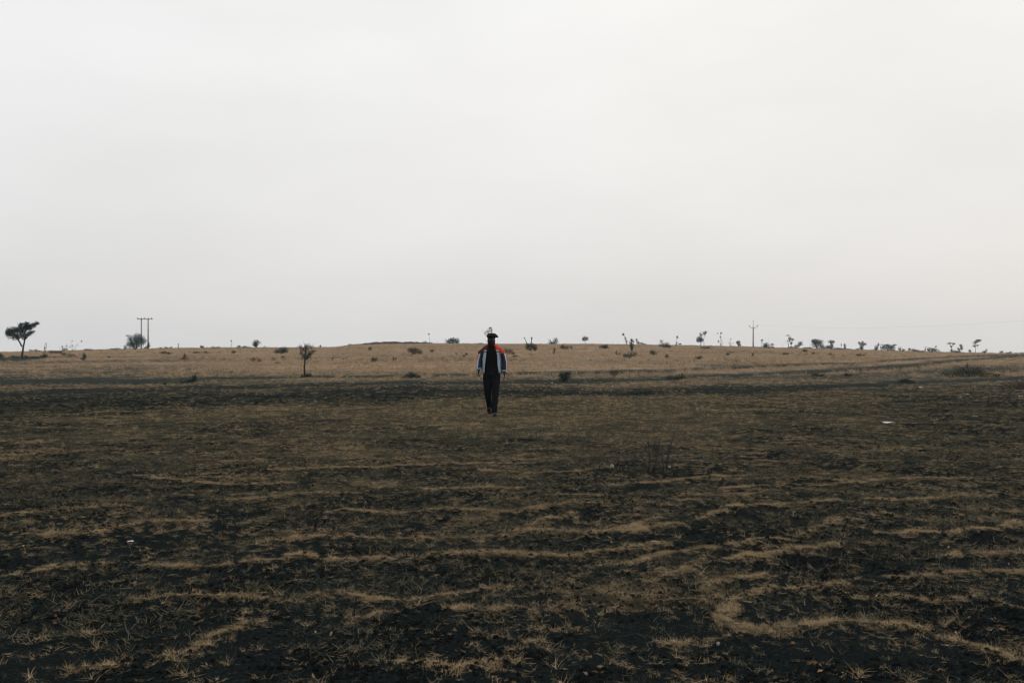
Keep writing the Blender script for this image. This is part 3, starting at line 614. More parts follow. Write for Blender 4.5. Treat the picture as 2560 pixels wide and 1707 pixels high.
plant('bush', 'small brown bush on the slope below the utility pole', 'bush', 1882, 891, [(1882, 886, 3, 5)], [], 'leaf_brown', group=SLG)
plant('sapling', 'slight sapling with leafy head just right of the utility pole', 'sapling', 1902, 876, [(1905, 850, 3, 2.4), (1905, 855, 1.6, 3, .5), (1902, 872, 3.5, 4, .6)], [[.9, (1902, 876), (1904, 862), (1905, 848)]], 'leaf_olive', Y=200, auto=False, group=SKG)
plant('bush', 'blue green bush in two lumps right of the utility pole', 'bush', 1921, 876, [(1916, 863, 8, 6), (1927, 870, 8, 5), (1931, 861, 4, 3.5), (1912, 866, 5, 4)], [[.6, (1924, 866), (1922, 850)]], 'leaf_blue', Y=195, group=SKG)
plant('small_tree', 'sparse small tree with two trunks on the skyline right of the blue green bush', 'tree', 1975, 872, [(1974, 848, 3.5, 6, .8), (1980, 848, 5, 3, .7), (1978, 857, 3, 5, .7), (1969, 838, 3, 2, .5), (1978, 868, 6, 2.5), (1969, 853, 2, 3, .4)],
      [[1.6, (1970, 872), (1972, 856), (1976, 840)], [1.5, (1978, 872), (1978, 858), (1983, 846)], [.7, (1973, 852), (1968, 836)], [.7, (1971, 862), (1962, 852)], [.5, (1958, 870), (1957, 857)]], 'leaf_olive', Y=208, auto=False, group=SKG)
plant('bush', 'leaning dark bush right of the sparse small tree with two trunks', 'bush', 1996, 871, [(2000, 859, 6, 6), (1992, 864, 6, 3), (1988, 869, 6, 3)], [], 'leaf', Y=207, group=SKG)
plant('bush', 'dark tuft on the slope below the sparse small tree with two trunks', 'bush', 1965, 887, [(1961, 884, 4, 3), (1969, 884, 3, 2.4)], [], 'leaf_olive', group=SLG)
plant('bush', 'dark lump just below the skyline left of the largest dark skyline tree', 'bush', 2013, 880, [(2010, 876, 5, 3.2), (2016, 877, 4, 2.8)], [], 'leaf', group=SLG)
plant('bush', 'tiny dark tuft on the slope below the largest dark skyline tree', 'bush', 2034, 886, [(2033, 883, 4, 3.2)], [], 'leaf', group=SLG)
plant('small_tree', 'largest dark dense tree on the skyline right of the utility pole', 'tree', 2043, 874, [(2040, 858, 11, 10), (2036, 852, 7, 5), (2048, 856, 8, 7), (2054, 867, 7, 6), (2061, 870, 6, 3), (2032, 853, 3.5, 3)], [], 'leaf_blue', .16, Y=206, group=SKG)
plant('small_tree', 'tree with small upper crown and wide lower skirt beside the largest dark tree', 'tree', 2078, 875, [(2077, 854, 6, 4), (2083, 854, 4, 3), (2079, 862, 4, 5, .7), (2076, 868, 10, 5), (2070, 867, 5, 3)], [], 'leaf_blue', Y=205, group=SKG)
plant('bush', 'low dark hedge like scrub between two skyline trees at the right', 'bush', 2104, 876, [(2092, 871, 8, 2.6), (2104, 872, 8, 2.4), (2120, 873, 8, 2)], [], 'leaf', Y=204, group=SKG)
plant('sapling', 'short upright brown sapling standing in the low hedge like scrub', 'sapling', 2112, 875, [(2112, 863, 2.6, 4), (2112, 870, 3, 4), (2103, 862, 1.6, 4, .4)], [[1.0, (2112, 875), (2112, 858)], [.6, (2103, 875), (2103, 857)]], 'leaf_brown', Y=203, auto=False, group=SKG)
plant('small_tree', 'winged small tree with upturned left branch on the right skyline', 'tree', 2154, 877, [(2155, 861, 5, 6), (2148, 857, 3.5, 3), (2163, 860, 4, 3), (2154, 870, 6, 4), (2143, 873, 5, 2.6), (2156, 855, 3, 2.4)], [[1.2, (2154, 877), (2152, 864), (2146, 855)], [.8, (2155, 866), (2164, 858)]], 'leaf_blue', Y=203, group=SKG)
plant('bush', 'narrow dark bush with slanting tip left of the long box shaped bush', 'bush', 2191, 880, [(2191, 870, 5, 6.5), (2195, 861, 2.4, 3.5), (2186, 875, 5, 3, .6)], [], 'leaf', Y=201, group=SKG)
plant('bush', 'long box shaped blue green bush with a branch jutting right', 'bush', 2219, 880, [(2208, 868, 7, 6.5), (2219, 868, 9, 7), (2230, 869, 7, 6), (2232, 876, 6, 3), (2217, 862, 7, 2.4), (2236, 862, 6, 2, .8)], [[1.0, (2222, 872), (2232, 863), (2240, 860)]], 'leaf_blue', .15, Y=200, group=SKG)
plant('bush', 'thin ragged bush to the right of the long box shaped bush', 'bush', 2253, 881, [(2249, 872, 4, 5, .7), (2258, 874, 4, 3, .7)], twigs(2253, 881, 4, 9, 13, .7, 40), 'leaf_olive', Y=200, group=SKG)
plant('bush', 'low dark wedge shaped bush on the skyline right of the thin ragged bush', 'bush', 2284, 881, [(2274, 873, 4, 4, .7), (2284, 875, 5, 4), (2293, 877, 6, 3)], [], 'leaf', Y=199, group=SKG)
plant('bush', 'spiky dark bush on the skyline left of the forked small tree', 'bush', 2330, 881, [(2321, 874, 4, 6, .8), (2331, 874, 7, 5), (2340, 876, 5, 4), (2339, 866, 2, 2.4), (2313, 874, 2.4, 6, .5), (2347, 877, 3, 4, .4)], twigs(2330, 881, 6, 14, 16, .7, 41), 'leaf', Y=198, group=SKG)
plant('small_tree', 'forked small tree with two leafy heads on the right skyline', 'tree', 2378, 883, [(2373, 858, 5, 2.4), (2383, 859, 4, 2.4), (2378, 865, 3, 3, .6), (2380, 877, 5, 4), (2388, 879, 7, 3)], [[1.5, (2379, 883), (2378, 868), (2371, 857)], [1.0, (2378, 868), (2385, 858)]], 'leaf_olive', Y=197, auto=False, group=SKG)
plant('bush', 'upright bush with bent top right beside the forked small tree', 'bush', 2398, 883, [(2402, 863, 4, 3.5), (2404, 870, 3, 5), (2396, 873, 3, 5), (2396, 880, 7, 2.4)], [[1.0, (2398, 883), (2404, 870), (2400, 861)]], 'leaf_blue', Y=197, group=SKG)
plant('wind_bent_tree', 'wind bent tree with dark streaming crown near the right end of the skyline', 'tree', 2438, 882, [(2445, 852, 6, 3.5), (2440, 855, 5, 3), (2450, 850, 4, 2), (2436, 865, 4, 2.4, .8), (2443, 863, 5, 1.8, .6), (2436, 860, 3, 2, .5)],
      [[1.2, (2439, 882), (2440, 868), (2444, 852)], [.8, (2440, 866), (2434, 866)], [.6, (2440, 858), (2427, 855)], [.7, (2446, 852), (2456, 848)], [.6, (2441, 872), (2444, 864)]], 'leaf', Y=196, auto=False, group=SKG)
plant('bush', 'small dark tuft at the left foot of the wind bent tree', 'bush', 2425, 882, [(2425, 877, 3.4, 3.4)], [], 'leaf_brown', Y=196, group=SKG)
plant('bush', 'small dark tuft with pale twigs right of the wind bent tree', 'bush', 2461, 883, [(2461, 879, 5, 3), (2466, 874, 3, 4, .3)], [], 'leaf_brown', Y=195, group=SKG)
plant('bush', 'rounded brown bush on the skyline near the right edge', 'bush', 2505, 884, [(2504, 880, 4, 4)], [], 'leaf_brown', Y=192, group=SKG)
plant('bush', 'low dark scrub on the skyline right of the rounded brown bush', 'bush', 2522, 885, [(2516, 883, 5, 2.6), (2526, 882, 5, 3)], [], 'leaf_brown', Y=192, group=SKG)
plant('bush', 'pale scrub on the skyline at the right edge of the view', 'bush', 2552, 886, [(2541, 884, 6, 3), (2556, 884, 7, 3.6), (2568, 884, 8, 4)], [], 'leaf_olive', Y=191, group=SKG)
# more low scrub that breaks the line of the crest
plant('bush', 'low brown fringe of scrub between the tall faint weed and the tiny dark bush', 'bush', 222, 876, [(216, 874, 6, 2.4), (226, 874, 6, 2.2)], twigs(222, 876, 4, 9, 7, .6, 51), 'leaf_brown', Y=188, group=SKG)
plant('bush', 'low brown scrub between the tiny dark bush and the round bush', 'bush', 288, 875, [(282, 873, 6, 2.6), (294, 873, 7, 2.8)], twigs(288, 875, 5, 12, 9, .6, 52), 'leaf_brown', Y=182, group=SKG)
plant('bush', 'thin dry scrub on the skyline right of the tiny umbrella shaped shrub', 'bush', 540, 872, [(532, 869, 6, 2.6), (546, 869, 6, 2.4)], twigs(540, 872, 5, 12, 10, .6, 53), 'leaf_brown', Y=200, group=SKG)
plant('bush', 'brown tuft on the slope below the tree with a wide lower skirt', 'bush', 2075, 888, [(2074, 885, 6, 2.8)], [], 'leaf_brown', group=SLG)
plant('bush', 'faint olive tuft on the slope below the winged small tree', 'bush', 2150, 890, [(2148, 887, 8, 2.6), (2158, 887, 5, 2)], [], 'leaf_olive', group=SLG)
plant('bush', 'low scrub on the skyline between the spiky dark bush and the wedge shaped bush', 'bush', 2304, 881, [(2302, 878, 5, 2.6), (2309, 878, 4, 2.2)], [], 'leaf_olive', Y=198, group=SKG)
plant('bush', 'ragged dry scrub right of the leaning dark bush on the skyline', 'bush', 2020, 873, [(2014, 870, 6, 2.6), (2024, 870, 5, 3)], twigs(2020, 873, 4, 9, 9, .6, 54), 'leaf_brown', Y=207, group=SKG)
# along the cart track
plant('bush', 'block shaped dark bush beside the cart track right of the person', 'bush', 1411, 953, [(1405, 943, 9, 9), (1417, 942, 9, 9), (1411, 935, 9, 5), (1420, 932, 6, 3), (1401, 936, 5, 5, .6)], twigs(1411, 953, 6, 14, 24, .8, 42), 'leaf', .05)
plant('dry_plant', 'spindly brown plant in the grass right of the block shaped dark bush', 'plant', 1536, 941, [(1530, 932, 6, 6, .6), (1542, 932, 6, 6, .6)], twigs(1536, 941, 9, 15, 32, .8, 43), 'leaf_brown', .045, auto=False)
plant('bush', 'long ragged low bush by the track right of the spindly brown plant', 'bush', 1690, 950, [(1673, 942, 9, 6, .7), (1690, 944, 8, 5, .7), (1704, 940, 8, 7, .8)], twigs(1690, 951, 10, 26, 18, .8, 44), 'leaf_olive', .05)
plant('bush', 'dark scrub beside the track below the hedge like scrub', 'bush', 2044, 940, [(2036, 935, 9, 4), (2052, 937, 10, 3.5)], twigs(2044, 940, 5, 16, 9, .8, 45), 'leaf', .05)
plant('bush', 'dark scrub beside the track left of the earth mound', 'bush', 2122, 940, [(2116, 936, 7, 4), (2128, 937, 7, 3)], twigs(2122, 940, 4, 10, 9, .8, 46), 'leaf', .05)
plant('thicket', 'wide dark thicket of dry shrubs near the right edge below the skyline', 'thicket', 2425, 942,
      [(2366, 935, 15, 6), (2392, 932, 16, 8), (2420, 929, 18, 11), (2446, 930, 17, 10), (2470, 934, 16, 7), (2494, 937, 14, 5), (2418, 913, 4, 7, .5), (2404, 921, 9, 5, .6), (2440, 919, 11, 5, .6)],
      twigs(2424, 942, 16, 72, 36, .8, 47, base=50), 'leaf_olive', .06, dens=.5)
plant('thicket', 'loose dark scrub in front of the wide thicket at the right edge', 'thicket', 2540, 975, [(2516, 962, 14, 9, .4), (2545, 958, 18, 13, .45), (2568, 962, 14, 12, .5)], twigs(2540, 975, 12, 44, 36, .8, 48, base=30), 'leaf_brown', .05, dens=.8)

# the bare twiggy plant in the middle ground
px, py = 1628, 1184
sx, sy = ground_at(px, py); k_ = sy/F; z_ = gz(sx, sy)
root = empty('twig_plant', (sx, sy, z_-.01)); tag(root, 'bare twiggy plant with thin dark upright stems in the middle of the field', 'plant')
TW = [[(1622, 1183, 0), (1624, 1150, .02), (1624, 1120, .03), (1623, 1102, .05)], [(1630, 1180, 0), (1636, 1160, -.03), (1643, 1136, -.06), (1647, 1090, -.09)],
      [(1668, 1172, .05), (1672, 1140, .08), (1680, 1116, .1), (1691, 1082, .12)], [(1632, 1176, 0), (1650, 1155, .05), (1668, 1130, .1)],
      [(1548, 1178, -.02), (1547, 1150, 0), (1538, 1124, .03), (1536, 1112, .04)], [(1556, 1180, .04), (1560, 1160, .06), (1566, 1140, .1)],
      [(1592, 1182, .05), (1588, 1160, .05), (1585, 1132, .05)], [(1620, 1182, 0), (1611, 1160, -.04), (1604, 1140, -.08)], [(1640, 1183, .03), (1652, 1172, .05), (1664, 1166, .08)],
      [(1575, 1184, 0), (1568, 1170, .02), (1556, 1150, .05)], [(1660, 1178, 0), (1655, 1150, -.03), (1652, 1128, -.06)], [(1604, 1184, 0), (1614, 1168, .03), (1618, 1146, .06)]]
for q, st in enumerate(TW):
    mb = MB()
    pts = [((a-px)*k_, dy, max(-.02, (py-b_)*k_)) for (a, b_, dy) in st]
    r0 = .0098 if q < 3 else .007
    mb.tube(pts, [r0*(1-.5*t/(len(pts)-1)) for t in range(len(pts))], 6)
    for t in range(5 if q < 3 else 2):
        i_ = random.randrange(1, len(pts)); a = Vector(pts[i_-1]).lerp(Vector(pts[i_]), random.random())
        e_ = a+Vector((random.uniform(-.07, .07), random.uniform(-.05, .05), random.uniform(.02, .09)))
        mb.tube([a, (a+e_)/2+Vector((0, 0, .008)), e_], [r0*.45, r0*.35, r0*.25], 4)
    mb.build('stem', M['bark'], root)
mb = MB()
C_ = np.stack([prng.normal(0, .12, 160)-.06, prng.normal(0, .08, 160), np.abs(prng.normal(0, .05, 160))], 1); mb.leaves(C_, .022, prng, .4)
C_ = np.stack([prng.normal(.12, .03, 30), prng.normal(0, .03, 30), prng.uniform(.2, .4, 30)], 1); mb.leaves(C_, .014, prng, .4)
mb.build('foliage', M['leaf_brown'], root)

# ------------------------------------------------------------------ low banks and mounds of earth
def mound(name, label, cat, pts, hgt, half, mat):
    """a lumpy bank along a line of ground points"""
    V = []; n = len(pts); ring = 9
    for i_, (x, y) in enumerate(pts):
        a = pts[max(i_-1, 0)]; b_ = pts[min(i_+1, n-1)]
        tx, ty = b_[0]-a[0], b_[1]-a[1]; L_ = math.hypot(tx, ty) or 1; nx, ny = -ty/L_, tx/L_
        u = i_/(n-1); env = math.sin(math.pi*min(1, max(0, u)))**.5
        for r_ in range(ring):
            t = r_/(ring-1)*2-1
            lump = .55+.9*float(fbm(np.array([x*1.1/half+t]), np.array([y*.7+t*2]), 3, 61)[0])
            z = gz(x, y)-.06+hgt*env*(1-t*t)**.8*lump
            V.append((x+nx*t*half, y+ny*t*half, z))
    Fc = [(i_*ring+r_, i_*ring+r_+1, (i_+1)*ring+r_+1, (i_+1)*ring+r_) for i_ in range(n-1) for r_ in range(ring-1)]
    c = pts[n//2]; z0 = gz(*c)
    mb = MB(); mb.add([(v[0]-c[0], v[1]-c[1], v[2]-z0) for v in V], Fc)
    return tag(mb.build(name, mat, smooth_=True, loc=(c[0], c[1], z0)), label, cat)
bank = [((p_-CX)/F*216, 216) for p_ in np.linspace(880, 1085, 70)]
mound('earth_bank', 'long low bank of dark earth along the skyline left of the person', 'bank', bank, .55, .9, M['bund'])
a = ground_at(2244, 953); b_ = ground_at(2288, 954)
mound('earth_mound', 'small black mound of dug earth beside the track at the right', 'mound', [(a[0]+(b_[0]-a[0])*t, a[1]+(b_[1]-a[1])*t) for t in np.linspace(0, 1, 24)], .20, .35, M['earth'])

# ------------------------------------------------------------------ power poles and the wire
def at3(px, py, Y): return Vector(((px-CX)/F*Y, Y, HC+(HY-py)/F*Y))
Y0 = 198
base = at3(362, 872, Y0); kz = Y0/F
hp = empty('power_pole', (base.x, Y0, gz(base.x, Y0)-.1)); tag(hp, 'pair of grey power poles joined by one crossarm behind the round bush', 'power pole')
for dx in (-8.5, 8.5):
    mb = MB(); top = (872-797)*kz+.35; mb.tube([(dx*kz, 0, 0), (dx*kz, 0, top*.5), (dx*kz, 0, top)], [.19, .165, .13], 10); mb.build('pole', M['concrete'], hp, True)
zt = (872-797.5)*kz+.1
mb = MB(); mb.box((.1, -.16, zt), (39*kz, .12, .16)); mb.build('crossarm', M['steel'], hp)
for dx in (-17, 0, 18):
    mb = MB(); c0 = (dx*kz, -.16, zt+.08)
    mb.tube([c0, (c0[0], c0[1], zt+.18), (c0[0], c0[1], zt+.2), (c0[0], c0[1], zt+.3), (c0[0], c0[1], zt+.34)], [.03, .04, .12, .12, .06], 8); mb.build('insulator', M['porcelain'], hp)
def utility_pole(px, py_base, py_top, Y, label):
    b0 = at3(px, py_base, Y); kz = Y/F; g0 = gz(b0.x, Y)
    r_ = empty('utility_pole', (b0.x, Y, g0-.1)); tag(r_, label, 'utility pole')
    h_ = HC+(HY-py_top)/F*Y-g0+.1
    mb = MB(); mb.tube([(0, 0, 0), (0, 0, h_*.6), (0, 0, h_-1.2), (0, 0, h_-1.15), (0, 0, h_)], [.17, .14, .12, .045, .03], 10); mb.build('pole', M['concrete'], r_, True)
    za = h_-19*kz
    for s_ in (-1, 1):
        mb = MB(); mb.tube([(0, -.14, za), (s_*.5, -.14, za+.28), (s_*.98, -.14, za+.62)], [.055, .05, .045], 6); mb.build('crossarm', M['steel'], r_)
    for x_, z_ in ((-.98, za+.62), (.98, za+.62), (0, h_-.1)):
        mb = MB(); mb.tube([(x_, -.14 if x_ else 0, z_), (x_, -.14 if x_ else 0, z_+.1), (x_, -.14 if x_ else 0, z_+.22), (x_, -.14 if x_ else 0, z_+.28)], [.03, .09, .09, .04], 8); mb.build('insulator', M['porcelain'], r_)
    return r_, Vector((b0.x, Y-.14, g0-.1+za+.9))
up, w0 = utility_pole(1883, 868, 803, 212, 'single grey utility pole with V shaped arms on the skyline')
w1 = Vector(((2990-CX)/F*120, 120, HC+(HY-760)/F*120))
mb = MB(); pts = []
for q in range(41):
    t = q/40; p = w0.lerp(w1, t); p.z -= 4*t*(1-t)*1.7; pts.append(p-w0)
mb.tube(pts, [.0052]*41, 5)
tag(mb.build('power_cable', M['steel'], None, True, w0), 'single thin power cable sagging from the utility pole towards the right', 'cable')

# ------------------------------------------------------------------ scraps and stones lying on the field
def scrap(px, py, wpx, hpx, label, name='paper_scrap', cat='litter', mat='paper', group='pale scraps lying on the field', seed=0):
    x, y = ground_at(px, py); k = y/F; z = gz(x, y)
    r_ = np.random.default_rng(seed+int(px)); n = 7
    w_ = wpx*k; h_ = max(hpx*k, .012)
    mb = MB()
    if name == 'stone':
        bm = bmesh.new(); bmesh.ops.create_icosphere(bm, subdivisions=2, radius=1)
        o3 = r_.random(2)*40
        V = [(v.co.x*w_*.5*q, v.co.y*w_*.4*q, v.co.z*h_*.7*q+h_*.25) for v in bm.verts for q in [.7+.6*float(fbm(np.array([v.co.x*1.4+o3[0]+v.co.z]), np.array([v.co.y*1.4+o3[1]-v.co.z]), 2, 3)[0])]]
        mb.add(V, [[v.index for v in f.verts] for f in bm.faces]); bm.free()
    else:
        g = np.linspace(-.5, .5, n); V = []
        for s_ in (0, .0015):
            for b_ in g:
                for a in g:
                    zz = h_*(.25+.9*float(fbm(np.array([a*3.1+px]), np.array([b_*3.1+py]), 3, seed)[0])*(1-abs(a)*.9))
                    V.append((a*w_+r_.normal()*w_*.035, b_*w_*.7+r_.normal()*w_*.035, zz+s_ if s_ == 0 else V[len(V)-n*n][2]+s_))
                    if s_: V[-1] = (V[len(V)-1-n*n][0], V[len(V)-1-n*n][1], V[len(V)-1-n*n][2]+s_)
        Fc = []
        for o_, fl in ((0, True), (n*n, False)):
            for b_ in range(n-1):
                for a in range(n-1):
                    f = (o_+b_*n+a, o_+b_*n+a+1, o_+(b_+1)*n+a+1, o_+(b_+1)*n+a); Fc.append(f[::-1] if fl else f)
        rim = [a for a in range(n)]+[b_*n+n-1 for b_ in range(1, n)]+[(n-1)*n+a for a in range(n-2, -1, -1)]+[b_*n for b_ in range(n-2, 0, -1)]
        for q in range(len(rim)):
            a, b_ = rim[q], rim[(q+1) % len(rim)]; Fc.append((a, b_, b_+n*n, a+n*n))
        mb.add(V, Fc)
    o = mb.build(name, M[mat], None, name == 'stone', (x, y, z+.006)); o.rotation_euler = (0, 0, r_.uniform(-.5, .5))
    return tag(o, label, cat, group)
scrap(326, 1356, 14, 6, 'small bright white scrap on the black soil at the left of the foreground', seed=1)
scrap(2221, 1059, 26, 5, 'long flat white scrap lying in the grass at the right', seed=2)
scrap(2438, 1044, 12, 3, 'small white scrap right of the long flat white scrap', seed=3)
scrap(2301, 970, 9, 5, 'round white scrap in front of the small black earth mound', seed=4)
scrap(2420, 987, 8, 4, 'white scrap in front of the wide dark thicket, nearer the right edge of two', seed=5)
scrap(2403, 994, 6, 3, 'tiny white scrap just left of another in front of the thicket', seed=6)
scrap(2551, 993, 9, 5, 'white scrap at the right edge of the field below the loose dark scrub', seed=7)
scrap(788, 1002, 8, 5, 'small white scrap on the dark track left of the person', seed=8)
scrap(1380, 956, 6, 4, 'tiny white scrap beside the block shaped dark bush', seed=9)
scrap(1531, 966, 5, 3, 'tiny pale scrap on the track right of the block shaped dark bush', seed=10)
scrap(2165, 1260, 14, 4, 'dull tan scrap on a furrow crest at the right of the field', mat='stone', seed=11)
scrap(1637, 1356, 20, 2, 'thin pale strip lying across a furrow in the middle of the foreground', mat='stone', seed=12)
STG = 'pale stones lying on the field'
scrap(1530, 1174, 10, 8, 'largest pale stone left of the bare twiggy plant', 'stone', 'stone', 'stone', STG, 13)
scrap(1547, 1171, 5, 3, 'little flat pale stone just right of the largest pale stone', 'stone', 'stone', 'stone', STG, 14)
scrap(1565, 1174, 5, 4, 'little pale stone between the flat stone and the bare twiggy plant', 'stone', 'stone', 'stone', STG, 15)
scrap(1673, 1176, 9, 4, 'narrow pale stone right of the bare twiggy plant', 'stone', 'stone', 'stone', STG, 16)
scrap(1795, 1598, 9, 8, 'small whitish stone near the lower right in the dark soil', 'stone', 'stone', 'stone', STG, 17)
scrap(413, 962, 9, 5, 'small dark stone in the grass below the slanting dry plant', 'stone', 'stone', 'earth', None, 18)

# ------------------------------------------------------------------ the person walking towards the camera
PX, PY = 1229, 1037
gx, gy = ground_at(PX, PY); PZ = gz(gx, gy)
person = empty('person', (gx, gy, PZ)); person.empty_display_size = 1
tag(person, 'person in black beret and open red, white and navy jacket walking across the field', 'person')
M['skin'] = simple('skin', (.012, .0085, .0065), .55, .15, 25)  # darker than real skin: shade on the face is put into the colour
M['hair'] = simple('hair', (.006, .006, .007), .8, .3, 60)
M['black_cloth'] = simple('black_cloth', (.0075, .0070, .0072), .95, .3, 40, spec=.03)
M['trouser'] = simple('dark_trouser', (.0075, .0090, .0115), .95, .35, 30, spec=.03)
M['red'] = simple('red_cloth', (.50, .042, .018), .75, .15, 25)
M['maroon_and_shade'] = simple('maroon_and_shade_cloth', (.055, .012, .014), .8, .2, 25)  # the collar's own tone; also paints shade onto the red shoulder
M['white_cloth'] = simple('white_cloth', (.32, .39, .47), .75, .12, 25)
M['pale_cloth'] = simple('grey_blue_cloth', (.14, .20, .25), .75, .2, 25)
M['navy'] = simple('navy_cloth', (.015, .025, .042), .8, .25, 25)
M['shoe'] = simple('shoe', (.009, .010, .012), .6, .25, 25)
M['sole'] = simple('shoe_sole', (.012, .012, .014), .7, .2, 25)
M['eye'] = simple('eye', (.10, .09, .085), .3, .1, 25)  # dimmed as well, with the face's shade in the colour

# pose, metres: x to the right of the picture, -y towards the camera
HIP_L, HIP_R = Vector((-.085, .01, .90)), Vector((.085, -.01, .90))
KNEE_L, KNEE_R = Vector((-.084, -.02, .50)), Vector((.086, -.13, .50))
ANK_L, ANK_R = Vector((-.045, .25, .15)), Vector((.062, -.25, .09))
SH_L, SH_R = Vector((-.190, .0, 1.43)), Vector((.195, .0, 1.435))
EL_L, EL_R = Vector((-.265, .0, 1.17)), Vector((.265, .04, 1.17))
WR_L, WR_R = Vector((-.275, -.10, .99)), Vector((.277, -.02, .94))
# body: one continuous skinned figure
bv, be, br = [], [], []
def bone(p, r, parent=None):
    bv.append(tuple(p)); br.append(r)
    if parent is not None: be.append((parent, len(bv)-1))
    return len(bv)-1
pel = bone((0, 0, .92), (.13, .10))
wa = bone((0, 0, 1.08), (.125, .09), pel); ch = bone((0, .0, 1.28), (.145, .10), wa); ub = bone((0, .005, 1.40), (.13, .085), ch)
nk = bone((-.004, .0, 1.49), (.055, .058), ub); jw = bone((-.006, -.012, 1.555), (.058, .070), nk)
hd = bone((-.006, -.002, 1.63), (.082, .095), jw); tp = bone((-.004, .01, 1.70), (.062, .078), hd)
for s_ in (-1, 1):                                      # ears
    e_ = bone((-.006+s_*.084, .005, 1.625), (.012, .020), hd)
nose = bone((-.006, -.108, 1.622), (.011, .015), hd)
def limb(chain, parent):
    for p, r in chain: parent = bone(p, (r, r), parent)
    return parent
for H, K, A_, sx in ((HIP_L, KNEE_L, ANK_L, -1), (HIP_R, KNEE_R, ANK_R, 1)):
    a = limb([(H-Vector((0, 0, .04)), .082), (H.lerp(K, .5), .072), (K, .052), (K.lerp(A_, .4), .050), (A_, .034)], pel)
    toe = A_+(Vector((0, -.14, -.045)) if sx > 0 else Vector((0, -.12, -.105)))
    limb([(A_+(toe-A_)*.5+Vector((0, 0, -.015)), .032), (toe, .022)], a)
HANDS = []
for S, E, W_, sx in ((SH_L, EL_L, WR_L, -1), (SH_R, EL_R, WR_R, 1)):
    a = limb([(S, .052), (S.lerp(E, .5), .046), (E, .037), (E.lerp(W_, .45), .036), (W_, .025)], ub)
    d_ = (W_-E).normalized(); d_ = (d_+Vector((0, 0, -.8))).normalized()
    palm = W_+d_*.055; a = bone(palm, (.020, .034), a)
    fwd = Vector((0, -1, 0)); fwd = (fwd-d_*fwd.dot(d_)).normalized()
    inn = Vector((-sx, 0, 0))
    for q, (off, ln) in enumerate(((-.028, .070), (-.010, .082), (.009, .078), (.026, .062))):   # four fingers, slightly curled
        k0 = palm+d_*.030-fwd*off
        k1 = k0+d_*ln*.45+inn*.004; k2 = k1+(d_*.85+inn*.45).normalized()*ln*.33; k3 = k2+(d_*.6+inn*.8).normalized()*ln*.25
        limb([(k0, .0095), (k1, .009), (k2, .008), (k3, .0065)], a)
    t0 = W_+d_*.030+fwd*.026; limb([(t0, .012), (t0+(d_*.75+fwd*.6+inn*.2).normalized()*.034, .010), (t0+(d_*.95+fwd*.5+inn*.3).normalized()*.060, .008)], a)
me = bpy.data.meshes.new('body'); me.from_pydata(bv, be, [])
ob = bpy.data.objects.new('body', me); col.objects.link(ob)
sk = ob.modifiers.new('skin', 'SKIN'); sk.use_smooth_shade = True
for i_, r in enumerate(br):
    v_ = me.skin_vertices[0].data[i_]; v_.radius = r; v_.use_root = (i_ == pel)
ss = ob.modifiers.new('sub', 'SUBSURF'); ss.levels = 2; ss.render_levels = 2
dg = bpy.context.evaluated_depsgraph_get()
bm_ = bpy.data.meshes.new_from_object(ob.evaluated_get(dg)); bpy.data.objects.remove(ob)
bm_.name = 'body'; bm_.materials.clear(); bm_.materials.append(M['skin'])
body = bpy.data.objects.new('body', bm_); col.objects.link(body); body.parent = person
for p in bm_.polygons: p.use_smooth = True

def loft(name, rings, mats, pick=None, n=28, closed=True, arc=None, caps=(False, False), thick=0, wob=.004, parent=person, seed=0):
    """rings: (centre, rx, ry[, axis]) in order; arc (a0, a1) in degrees per ring for an open front, 0 = towards +x, 270 = towards the camera"""
    V = []; m = n if closed else n+1
    for q, rg in enumerate(rings):
        c, rx, ry = Vector(rg[0]), rg[1], rg[2]
        a0, a1 = (0, 360) if closed else rg[3]
        for k in range(m):
            th = R(a0+(a1-a0)*k/n)
            f = 1+wob/max(rx, .03)*(2*float(vnoise(np.array([k*.55+seed*7.]), np.array([q*.9+seed]), 5)[0])-1)*2
            V.append((c.x+rx*math.cos(th)*f, c.y+ry*math.sin(th)*f, c.z+.3*wob*math.sin(k*1.7+q)))
    Fc, mi = [], []
    for q in range(len(rings)-1):
        for k in range(n):
            k2 = (k+1) % m
            Fc.append((q*m+k, q*m+k2, (q+1)*m+k2, (q+1)*m+k))
            mi.append(pick(q, k) if pick else 0)
    for s_, q in ((caps[0], 0), (caps[1], len(rings)-1)):
        if s_: Fc.append(tuple(range(q*m, q*m+m))); mi.append(pick(min(q, len(rings)-2), 0) if pick else 0)
    mb = MB(); mb.add(V, Fc); mb.mi = mi
    o = mb.build(name, mats, parent, True)
    if thick:
        md = o.modifiers.new('cloth', 'SOLIDIFY'); md.thickness = thick; md.offset = 1
    return o
# trousers: seat and two legs in one mesh
def leg_rings(H, K, A_, sx, front):
    r = []
    for t in np.linspace(0, 1, 12):
        p = H.lerp(K, t*2) if t < .5 else K.lerp(A_, (t-.5)*2)
        rad = float(np.interp(t, [0, .15, .5, .75, 1], [.102, .097, .076, .065, .053]))
        r.append(((p.x, p.y, p.z-(.0 if t < 1 else .02)), rad, rad*1.05))
    return r
mb = MB(); n = 24
def add_tube_rings(rings, seed):
    V = []
    for q, (c, rx, ry) in enumerate(rings):
        for k in range(n):
            th = 2*math.pi*k/n
            f = 1+.10*(2*float(vnoise(np.array([k*.5+seed*9.]), np.array([q*1.1+seed]), 8)[0])-1)
            V.append((c[0]+rx*math.cos(th)*f, c[1]+ry*math.sin(th)*f, c[2]))
    Fc = [(q*n+k, q*n+(k+1) % n, (q+1)*n+(k+1) % n, (q+1)*n+k) for q in range(len(rings)-1) for k in range(n)]
    mb.add(V, Fc)
